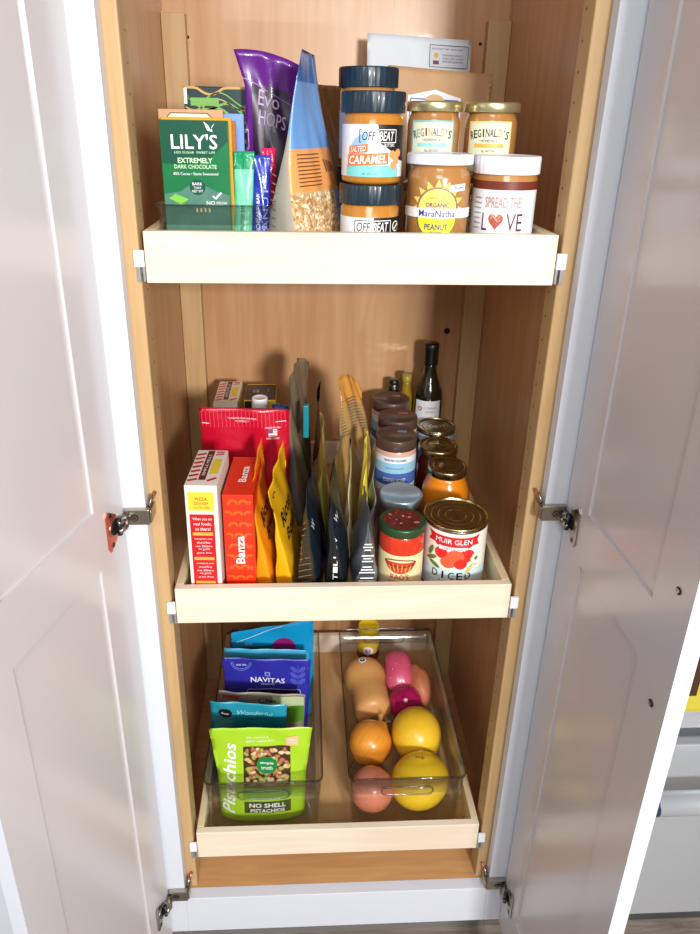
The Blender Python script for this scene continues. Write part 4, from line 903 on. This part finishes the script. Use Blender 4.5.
# oil bottle
OLG = gl('dark_oil_glass', (26, 26, 10), .08, coat=1.0)
T_ = thing('oil_bottle', 'dark green oil bottle with black cap and white label at the back', 'bottle', (.193, .4605, F2), radians(-10)); r = .0295
b = MB(); b.lathe([(r-.003, 0), (r, .004), (r, .172), (r-.002, .184), (r-.010, .205), (.0135, .222), (.0125, .236), (.0125, .240)], OLG, 48); b.build('bottle_body', T_)
b = MB(); b.lathe([(.0142, .2385), (.0146, .240), (.0146, .268), (.0150, .269), (.0150, .281), (.0138, .283), (.001, .283)], mat('black_cap', (14, 16, 20), .35, coat=.3), 40); b.build('cap', T_)
S = cyl(r); p = MB(); p.rect(S, -.027, .040, .027, .170, LBLW, .0004, 20, 2)
p.stroke(S, [(-.016+.0055*cos(a)*(1-a*.05), .152+.0055*sin(a)*(1-a*.05)) for a in [k*.4 for k in range(34)]], .0012, mat('copper_ink', (186, 100, 60), .5), .001)
p.text(S, "LA TOURANGELLE", .006, .155, .0045, GW, .024, off=.001); p.text(S, "ORGANIC", .006, .147, .0045, GW, .020, off=.001); p.text(S, "avocado oil", 0, .134, .003, GW, .022, off=.001); p.text(S, "avocado", 0, .118, .011, INK, .040, off=.001); p.build('label', T_)
T_ = thing('oil_bottle', 'golden oil bottle mostly hidden to the left of the dark green oil bottle', 'bottle', (.1500, .4790, F2)); r = .0135
b = MB(); b.lathe([(r-.003, 0), (r, .004), (r, .165), (r-.003, .176), (.009, .192), (.009, .198)], gl('golden_oil', (150, 120, 30), .1, coat=1), 40); b.build('bottle_body', T_)
b = MB(); b.lathe([(.0098, .196), (.0102, .197), (.0102, .212), (.001, .2125)], gl('gold_cap', (160, 140, 60), .3), 32); b.build('cap', T_)
T_ = thing('sauce_bottle', 'small bottle with a black and silver cap peeking over the rear brown lidded jar', 'bottle', (.141, .481, F2)) if False else thing('sauce_bottle', 'small bottle with a black and silver cap peeking over the rear brown lidded jar', 'bottle', (.1245, .4835, F2)); r = .0095
b = MB(); b.lathe([(r-.002, 0), (r, .003), (r, .150), (r-.001, .165), (r-.001, .172)], gl('brown_bottle', (60, 34, 20), .15, coat=1), 32); b.build('bottle_body', T_)
b = MB(); b.lathe([(.0095, .1705), (.0102, .172), (.0102, .186), (.0098, .1862), (.0098, .188), (.0102, .1884), (.0102, .196), (.0085, .198), (.001, .198)], mat('black_cap', (14, 16, 20), .35), 32, mats=[MATS['black_cap']]*3+[RIM]*2+[MATS['black_cap']]*3); b.build('cap', T_)

# ================================================================== BOTTOM DRAWER
bin_('long clear plastic bin with end handles holding fruit and vegetables', .019, .226, .031, .418, F3, .131)
bin_('long clear plastic bin full of upright snack pouches on the left', -.236, -.030, .031, .418, F3, .131)
FB = F3+.0045
# pistachio pouch
LGR = gl('lime_bag', (170, 214, 40), .3, var=.05); 
T_, S, SB, W, H = pouch('pistachio_pouch', 'lime green pistachio pouch with a window of nuts at the front of the left bin', 'snack bag', -.138, .072, FB, .186, .205, .046, radians(0), (0, .004), 1.4, .35, .6, .2, (.82, .86, .98), tilt=-.002, front=LGR, wr=.0012, seed=30, bottom=.9, px=.8)
p = MB(); WNB = mat('window_dark', (70, 46, 24), .4)
p.rect(S, -.032, .082, .052, .165, WNB, .0006, 12, 10); 
for i, tt in enumerate(("Pistachios",)): p.text(S, tt, -.058, .098, .023, WINK, .150, rot=pi/2-.04, shear=.2, off=.0012, bold=.02)
p.text(S, "dry roasted &", -.006, .184, .0055, WINK, .040, off=.0012); p.text(S, "lightly salted nuts", -.002, .176, .0055, WINK, .050, off=.0012)
p.poly(S, [(.044, .166), (.066, .168), (.066, .188), (.044, .186)], mat('peach_tag', (244, 190, 140), .45), .0010); p.text(S, "GREAT", .055, .180, .004, WINK, .016, off=.0014); p.text(S, "SOURCE", .055, .174, .004, WINK, .016, off=.0014)
OLV = mat('olive_panel', (70, 76, 34), .45); p.rect(S, -.032, .026, .052, .052, OLV, .0007, 10, 3)
p.text(S, "ROASTED & SALTED", .010, .058, .0045, WINK, .060, off=.0012); p.text(S, "NO SHELL", .010, .044, .0095, WINK, .066, off=.0014, bold=.02); p.text(S, "PISTACHIOS", .010, .032, .0080, WINK, .062, off=.0014, bold=.015)
p.rect(S, -.034, .060, .054, .0815, mat('green_leafband', (120, 170, 50), .45), .0007, 10, 2)
p.build('label', T_)
nb = MB(); r = random.Random(5); NC = [mat('nut_a', (214, 170, 110), .5), mat('nut_b', (160, 170, 70), .5), mat('nut_c', (176, 110, 80), .5), mat('nut_d', (226, 196, 150), .5)]
def ball(b, c, rx, ry, rz_, m, rot=0, n=8, k=5):
    vs = []; 
    for j in range(k+1):
        a = pi*j/k
        for i in range(n):
            q = 2*pi*i/n; x = rx*sin(a)*cos(q); z = rz_*sin(a)*sin(q); y = ry*cos(a)
            vs.append((c[0]+x*cos(rot)-z*sin(rot), c[1]+y, c[2]+x*sin(rot)+z*cos(rot)))
    b.add(vs, [(j*n+i, j*n+(i+1) % n, (j+1)*n+(i+1) % n, (j+1)*n+i) for j in range(k) for i in range(n)], m, True)
for i in range(120):
    s = r.uniform(-.027, .047); t = r.uniform(.086, .160); c = S(s, t, .0005); ball(nb, c, .0062, .0030, .0040, r.choice(NC), r.uniform(0, 3))
o = nb.build('nut_kernels', T_); o['kind'] = 'stuff'
p = MB(); GD = mat('round_seal_green', (20, 130, 60), .4); S5 = lambda s, t, off=0: S(s, t, off)+Vector((0, -.0040, 0))
p.disc(S5, .010, .131, .0185, .0175, GD, .0008, n=28); p.text(S5, "simple", .010, .1355, .0075, WINK, .024, off=.0014, bold=.01); p.text(S5, "truth", .010, .126, .0075, WINK, .021, off=.0014, bold=.01); p.build('seal', T_)
# teal bag
TEA = gl('teal_bag', (40, 150, 176), .3, bump=.1, bscale=18); TEAD = gl('teal_dark_bag', (20, 110, 128), .3)
T_, S, SB, W, H = pouch('snack_pouch', 'teal pouch with a round black seal right behind the pistachio pouch', 'snack bag', -.164, .128, FB, .142, .206, .040, radians(-3), (0, .004), 1.4, .35, .6, .2, (.9, .95, 1.0), tilt=-.004, front=lambda v, u: TEA if v > .85 else TEAD, top=TEA, topv=.9, wr=.0014, seed=31)
p = MB(); n_ = 24; p.poly(S, [(-.043+(.0125+(.0012 if i % 2 else -.0006))*cos(2*pi*i/n_), .181+(.0105+(.001 if i % 2 else -.0006))*sin(2*pi*i/n_)) for i in range(n_)], INK, .0008); p.text(S, "Raw", -.043, .181, .005, WINK, .014, off=.0014, shear=.2)
p.text(S, "Wonderful", .012, .184, .010, mat('aqua_ink', (150, 220, 230), .5), .066, off=.0012, shear=.3); p.text(S, "hemp hearts", .012, .170, .006, DT, .044, off=.0012); p.build('label', T_)
# grey/green bag
GRB = gl('grey_foil', (140, 132, 116), .35, bump=.15, bscale=18); 
T_, S, SB, W, H = pouch('snack_pouch', 'grey and green pouch with black lettering between the teal and violet pouches', 'snack bag', -.142, .172, FB, .166, .186, .036, radians(-2), (0, .004), 1.4, .35, .6, .2, (.9, .95, 1.0), tilt=-.004, front=GRB, wr=.0014, seed=32)
p = MB(); p.rect(S, .030, .120, .080, .158, gl('fresh_green', (84, 140, 40), .35), .0006, 6, 4); p.rect(S, .020, .158, .080, .180, gl('pale_green', (190, 206, 160), .35), .0006, 6, 3); p.text(S, "Chia", .010, .168, .011, INK, .034, off=.0012, bold=.01); p.poly(S, [(-.076, .176), (-.040, .180), (-.046, .172), (-.076, .168)], mat('red_corner', (180, 60, 50), .45), .0009); p.build('label', T_)
# violet bag
VBG = gl('violet_blue_bag', (50, 50, 168), .26, bump=.12, bscale=18); VLT = mat('lavender_print', (140, 150, 226), .45)
T_, S, SB, W, H = pouch('superfood_pouch', 'violet blue pouch with white square logo and circular badge in the left bin', 'snack bag', -.136, .232, FB, .176, .212, .040, radians(-2), (0, .006), 1.4, .35, .6, .2, (.9, .95, 1.0), tilt=-.003, front=VBG, wr=.0014, seed=33)
p = MB(); p.text(S, "NAVITAS", .002, .162, .0115, WINK, .068, off=.0012, bold=.01); p.text(S, "ORGANICS", .002, .152, .0040, WINK, .028, off=.0012)
p.rect(S, -.004, .171, .007, .182, VLT, .0008, 2, 2); p.rect(S, -.001, .174, .004, .179, VBG, .0012, 1, 1)
for q in (.020, .0165): p.stroke(S, [(-.050+q*cos(a), .203+q*sin(a)*1.0) for a in [pi+pi*k/20 for k in range(21)]], .0010, VLT, .0009)
p.text(S, "NON GMO", -.050, .196, .0040, WINK, .020, off=.0012)
for k in range(3):
    for sg in (-1, 1): p.disc(S, .062+sg*.008, .160+k*.014, .009, .0048, mat('leaf_violet', (80, 84, 196), .45), .0008, sg*.8 if sg > 0 else pi-.8)
p.stroke(S, [(.062, .145), (.062, .198)], .0014, MATS['leaf_violet'], .0009)
p.poly(S, [(-.04, .110), (-.04, .138), (-.036, .142), (.064, .142), (.068, .138), (.068, .110)], VLT, .0007); p.poly(S, [(-.038, .108), (-.038, .136), (-.035, .140), (.063, .140), (.066, .136), (.066, .108)], DPUR, .0010)
p.build('label', T_)
CYL = gl('light_cyan_bag', (70, 176, 214), .28, bump=.1, bscale=18)
pouch('snack_pouch', 'light cyan pouch showing only its top edge behind the violet blue pouch', 'snack bag', -.138, .268, FB, .172, .204, .022, radians(-2), (0, .006), 1.4, .35, .6, .2, (.95, 1, 1.0), tilt=-.002, front=CYL, wr=.0012, seed=34)
CY2 = gl('bright_cyan_bag', (20, 150, 204), .28, bump=.1, bscale=14); MGT = mat('magenta_circle', (140, 20, 104), .4)
T_, S, SB, W, H = pouch('snack_pouch', 'large bright cyan pouch with slanted top and a magenta circle', 'snack bag', -.128, .305, FB, .172, .226, .034, radians(-3), (0, .012), 1.4, .35, .6, .2, (.95, 1, 1.0), tilt=.020, front=CY2, wr=.0014, seed=35)
p = MB(); p.rect(S, -.080, .140, .040, .182, gl('deep_teal_band', (14, 84, 112), .35), .0006, 8, 5); p.disc(S, .022, .170, .027, .023, MGT, .0012, n=30); p.text(S, "terra", -.050, .190, .005, WINK, .016, off=.0012)
p.stroke(S, [(-.075+.015*k, .199+.004*k) for k in range(11)], .0010, WINK, .0012); p.build('label', T_)
T_, S, SB, W, H = pouch('snack_pouch', 'plum and grey pouch at the very back of the left bin', 'snack bag', -.133, .348, FB, .166, .190, .040, radians(-2), (0, .008), 1.4, .35, .6, .2, (.95, 1, 1.0), tilt=.004, front=gl('plum_grey_bag', (92, 80, 104), .35, var=.4, vscale=14), wr=.0014, seed=36)

# ---- produce
def skinmat(name, c1, c2, scale, rough=.35, coat=.2, bump=.05, spots=None):
    m = mat(name, c1, rough, coat=coat, bump=bump, bscale=scale*1.5); nt = m.node_tree
    mx = [n for n in nt.nodes if n.type == 'MIX'][0]; mx.inputs[7].default_value = (*s2l(c2), 1); nz = [n for n in nt.nodes if n.type == 'TEX_NOISE'][0]; nz.inputs['Scale'].default_value = scale
    nz.inputs['Detail'].default_value = 5; return m
def blob(name, label, cat, c, R, fn, m, rot=(0, 0, 0), n=48, k=32, part='skin'):
    # fn(a, q) -> radius multiplier; a polar 0 (top) .. pi, q azimuth. Lowest point rests on the bin floor.
    T_ = thing(name, label, cat, (0, 0, 0)); b = MB(); vs = []; E = Matrix.Rotation(rot[2], 3, 'Z') @ Matrix.Rotation(rot[1], 3, 'Y') @ Matrix.Rotation(rot[0], 3, 'X')
    pts = []
    for j in range(k+1):
        a = pi*j/k
        for i in range(n):
            q = 2*pi*i/n; f = fn(a, q); pts.append(E @ Vector((R[0]*f[0]*sin(a)*cos(q), R[1]*f[0]*sin(a)*sin(q), R[2]*f[1]*cos(a))))
    zm = min(p.z for p in pts); T_.location = (c[0], c[1], FB-zm if c[2] is None else c[2])
    b.add(pts, [(j*n+i, (j+1)*n+i, (j+1)*n+(i+1) % n, j*n+(i+1) % n) for j in range(k) for i in range(n)], m, True)
    b.build(part, T_); return T_, E
def lump(sd, amp):
    r = random.Random(sd); P_ = [(r.uniform(1, 3), r.uniform(0, 6.28), r.randint(1, 3), r.uniform(0, 6.28)) for _ in range(4)]
    return lambda a, q: (lambda f: (f, f))(1+amp*sum(sin(x*a+y)*cos(z*q+w_)*sin(a) for x, y, z, w_ in P_))
POT = skinmat('red_potato_skin', (214, 118, 88), (234, 152, 122), 40)
T_, E = blob('red_potato', 'pale red potato at the front left corner of the produce bin', 'potato', (.066, .080, None), (.0395, .039, .041), lump(1, .02), POT, (0, .2, 0))
def bumps(T_, R, n, m, seed, rr_=.0014):
    r = random.Random(seed); b = MB()
    for i in range(n):
        a = r.uniform(.3, 2.2); q = r.uniform(-pi, 0); p_ = Vector((R[0]*sin(a)*cos(q), R[1]*sin(a)*sin(q), R[2]*cos(a))); nn = p_.normalized()
        u = nn.orthogonal().normalized(); v = nn.cross(u); 
        b.disc(lambda s, t, off=0: p_*1.004+u*s+v*t+nn*off, 0, 0, rr_*r.uniform(.6, 1.4), rr_*r.uniform(.5, 1), m, .0006, n=8)
    b.build('eye_marks', T_)
bumps(T_, (.040, .040, .0415), 26, mat('potato_eye', (236, 196, 170), .6), 3)
def streaks(m, cc, sc=14):
    nt = m.node_tree; tc = [n for n in nt.nodes if n.type == 'TEX_COORD'][0]; b = nt.nodes['Principled BSDF']
    old = b.inputs['Base Color'].links[0].from_socket
    sp = nt.nodes.new('ShaderNodeSeparateXYZ'); nt.links.new(tc.outputs['Object'], sp.inputs[0])
    at = nt.nodes.new('ShaderNodeMath'); at.operation = 'ARCTAN2'; nt.links.new(sp.outputs[0], at.inputs[0]); nt.links.new(sp.outputs[1], at.inputs[1])
    cb = nt.nodes.new('ShaderNodeCombineXYZ'); nt.links.new(at.outputs[0], cb.inputs[0])
    nz = nt.nodes.new('ShaderNodeTexNoise'); nz.inputs['Scale'].default_value = sc; nz.inputs['Detail'].default_value = 2; nt.links.new(cb.outputs[0], nz.inputs['Vector'])
    rp = nt.nodes.new('ShaderNodeValToRGB'); rp.color_ramp.elements[0].position = .52; rp.color_ramp.elements[0].color = (0, 0, 0, 1); rp.color_ramp.elements[1].position = .66; rp.color_ramp.elements[1].color = (.7, .7, .7, 1); nt.links.new(nz.outputs['Fac'], rp.inputs[0])
    mx = nt.nodes.new('ShaderNodeMix'); mx.data_type = 'RGBA'; nt.links.new(rp.outputs[0], mx.inputs[0]); nt.links.new(old, mx.inputs[6]); mx.inputs[7].default_value = (*s2l(cc), 1); nt.links.new(mx.outputs[2], b.inputs['Base Color'])
ONI = skinmat('yellow_onion_skin', (230, 138, 34), (244, 166, 62), 10, .25, .4); streaks(ONI, (196, 104, 24))
onf = lambda a, q: (1, 1+.16*math.exp(-(a/.25)**2)+.10*math.exp(-((pi-a)/.2)**2))
# onion built with its axis along local Z, then laid over by turning the whole thing
T_, E = blob('yellow_onion', 'yellow onion with papery golden skin on the left side of the produce bin', 'onion', (.0715, .181, FB+.0445), (.0430, .0430, .042), onf, ONI)
b = MB(); DRY = mat('dry_onion_root', (120, 88, 50), .8)
for i in range(8): a = i*.8; b.tube([(0, 0, .046), (.003*cos(a), .003*sin(a), .052), (.008*cos(a), .008*sin(a), .057)], .0006, DRY, 5)
b.build('root', T_); b = MB(); b.lathe([(.008, -.040), (.005, -.047), (.0035, -.055), (.0045, -.060)], DRY, 12); b.build('stem', T_); T_.rotation_euler = (radians(-60), 0, radians(-50))
RON = skinmat('red_onion_skin', (158, 10, 74), (196, 36, 104), 9, .22, .5); streaks(RON, (96, 4, 44))
T_, E = blob('red_onion', 'glossy magenta red onion with a pale root end behind the yellow melons', 'onion', (.156, .283, FB+.044), (.0365, .0360, .035), onf, RON)
b = MB(); b.lathe([(.0048, .0350), (.0042, .0405), (.002, .0418)], mat('pale_root', (236, 200, 196), .6), 14); b.build('root', T_); T_.rotation_euler = (radians(38), radians(-8), 0)
# (blob puts the bulge on +Z: root faces up and forward)
PSP = skinmat('pink_sweet_potato_skin', (200, 66, 104), (222, 100, 130), 22, .35, .25); 
T_, E = blob('pink_radish', 'bright pink smooth root vegetable resting behind the red onion', 'root vegetable', (.149, .350, FB+.064), (.030, .046, .032), lambda a, q: (lambda f: (f, 1))((1+.16*abs(sin(2*q))**1.5)), PSP, (radians(25), 0, 0)); bumps(T_, (.033, .045, .034), 10, mat('pale_speck', (236, 170, 180), .5), 5)
BSP = skinmat('brown_potato_skin', (190, 108, 76), (214, 138, 100), 26, .5, .05)
T_, E = blob('sweet_potato', 'brownish sweet potato along the right wall of the produce bin', 'sweet potato', (.191, .330, None), (.028, .050, .044), lump(7, .03), BSP, (0, 0, .12)); bumps(T_, (.030, .060, .034), 14, mat('dark_speck', (130, 70, 50), .6), 8)
YML = skinmat('yellow_melon_skin', (244, 196, 20), (250, 212, 60), 14, .32, .3)
T_, E = blob('yellow_melon', 'front yellow melon with a small brown scar, nearest the bin handle', 'melon', (.1565, .0895, None), (.0575, .0500, .048), lambda a, q: (1+.03*sin(2*q), 1), YML, (0, 0, .3))
b = MB(); r = random.Random(9)
for i in range(7): 
    a = .12+r.uniform(0, .25); q = r.uniform(.6, 2.4); p_ = Vector((.0575*sin(a)*cos(q), .050*sin(a)*sin(q), .048*cos(a))); b.disc(lambda s, t, off=0: p_*1.012+Vector((s, t, off)), 0, 0, r.uniform(.001, .004), r.uniform(.0005, .0012), mat('brown_scar', (120, 84, 30), .7), .0004, r.uniform(0, 3), 8)
b.build('scar', T_)
YM2 = skinmat('yellow_melon_skin_mottled', (238, 182, 26), (246, 208, 60), 30, .36, .25, .08)
T_, E = blob('yellow_melon', 'rear yellow melon with mottled skin tucked behind the front one', 'melon', (.1655, .1925, FB+.052), (.0505, .0530, .051), lambda a, q: (1, 1), YM2, (0, 0, -.1))
# butternut squash: lathe along a bent axis
SQS = skinmat('butternut_skin', (206, 146, 82), (218, 164, 102), 10, .42, .12)
T_ = thing('butternut_squash', 'tan butternut squash with a round sticker at the back left of the produce bin', 'squash', (.074, .335, FB)); b = MB()
prof = [(0, .002), (.004, .018), (.012, .034), (.026, .0455), (.042, .0475), (.058, .044), (.072, .0375), (.086, .0395), (.102, .0385), (.120, .0395), (.131, .0375), (.138, .030), (.141, .018), (.142, .004)]
vs = []; n = 40
for t, rr_ in prof:
    cx = .004*sin(t*20); cy = .058-t; cz = .047-max(0, t-.05)*.12
    for i in range(n): a = 2*pi*i/n; q = rr_*(1+.012*cos(5*a)); vs.append((cx+q*cos(a), cy, cz+q*sin(a)))
b.add(vs, [(j*n+i, j*n+(i+1) % n, (j+1)*n+(i+1) % n, (j+1)*n+i) for j in range(len(prof)-1) for i in range(n)]+[tuple(range(n))[::-1], tuple((len(prof)-1)*n+i for i in range(n))], SQS, True)
o = b.build('squash_body', T_)
b = MB(); b.tube([(0, -.088, .037), (.001, -.097, .037), (.003, -.103, .038)], .006, mat('squash_stem', (120, 100, 60), .8), 10); b.build('stem', T_)
import mathutils
b = MB(); nn = Vector((-.05, -.20, .93)).normalized(); c = Vector((-.004, .030, .0)) 
def SS(s, t, off=0):
    y = .022+t; tt = .058-y
    for (t0, r0), (t1, r1) in zip(prof, prof[1:]):
        if t0 <= tt <= t1: rad = r0+(r1-r0)*(tt-t0)/(t1-t0); break
    else: rad = .047
    a = pi/2-(s-.006)/.047; return Vector((.004*sin(tt*20)+(rad*1.013+off)*cos(a), y, .047+(rad*1.013+off)*sin(a)))
b.disc(SS, 0, 0, .0085, .0085, WINK, .0008); b.disc(SS, 0, 0, .0055, .0055, mat('sticker_blue', (40, 60, 110), .4), .0013); b.disc(SS, 0, .001, .002, .002, WINK, .0017); b.build('sticker', T_)
T_.rotation_euler = (0, 0, radians(8))
# mustard bottle
T_ = thing('mustard_jar', 'small mustard jar with yellow lid standing behind the produce bin', 'jar', (.090, .4565, F3)); r = .0265
b = MB(); b.lathe([(r-.003, 0), (r, .003), (r, .082), (r-.004, .092), (r-.004, .096)], gl('mustard_fill', (216, 170, 40), .25, coat=.8), 40); b.build('glass_body', T_)
b = MB(); b.lathe(lidp(.0245, .0945, .018, .002), mat('yellow_lid', (244, 214, 20), .35), 60, rib=(2, .0006, 1, 2)); b.build('lid', T_)
S = cyl(r); p = MB(); p.rect(S, -.034, .010, .034, .078, mat('mustard_label', (222, 186, 60), .45), .0004, 24, 2); p.rect(S, -.034, .030, .034, .048, BRB, .0008, 24, 1); p.disc(S, -.002, .058, .012, .012, WINK, .0012); p.text(S, "M", -.002, .058, .010, mat('red_ink', (180, 60, 70), .5), .010, off=.0016); p.build('label', T_)

# ------------------------------------------------------------------ shared groups for repeats
import re
GR = {'chocolate_bar': 'chocolate bars in the small clear bin', 'snack_bar': 'snack bars standing in the small clear bin', 'clear_storage_bin': 'clear plastic bins in the drawers',
      'nut_butter_jar': 'nut butter jars stacked in the top drawer', 'peanut_butter_jar': 'white lidded peanut butter jars', 'kraft_pouch': 'kraft pouches in the top drawer',
      'baking_mix_box': 'baking mix boxes in the middle drawer', 'rice_pouch': 'yellow grain pouches in the middle drawer', 'grain_pouch': 'pouches standing edge-on in the middle drawer',
      'cocoa_jar': 'brown lidded jars in a row', 'oil_bottle': 'oil bottles at the back of the middle drawer', 'yellow_melon': 'yellow melons in the produce bin'}
for o in bpy.data.objects:
    if o.parent is None and o.get('label'):
        k = re.sub(r'\.\d+$', '', o.name)
        if k in GR: o['group'] = GR[k]
        elif k == 'snack_pouch': o['group'] = 'snack pouches in the clear left bin' if o.location.z < .5 else ('snack pouches in the middle drawer' if o.location.z < 1 else 'pouches in the top drawer')
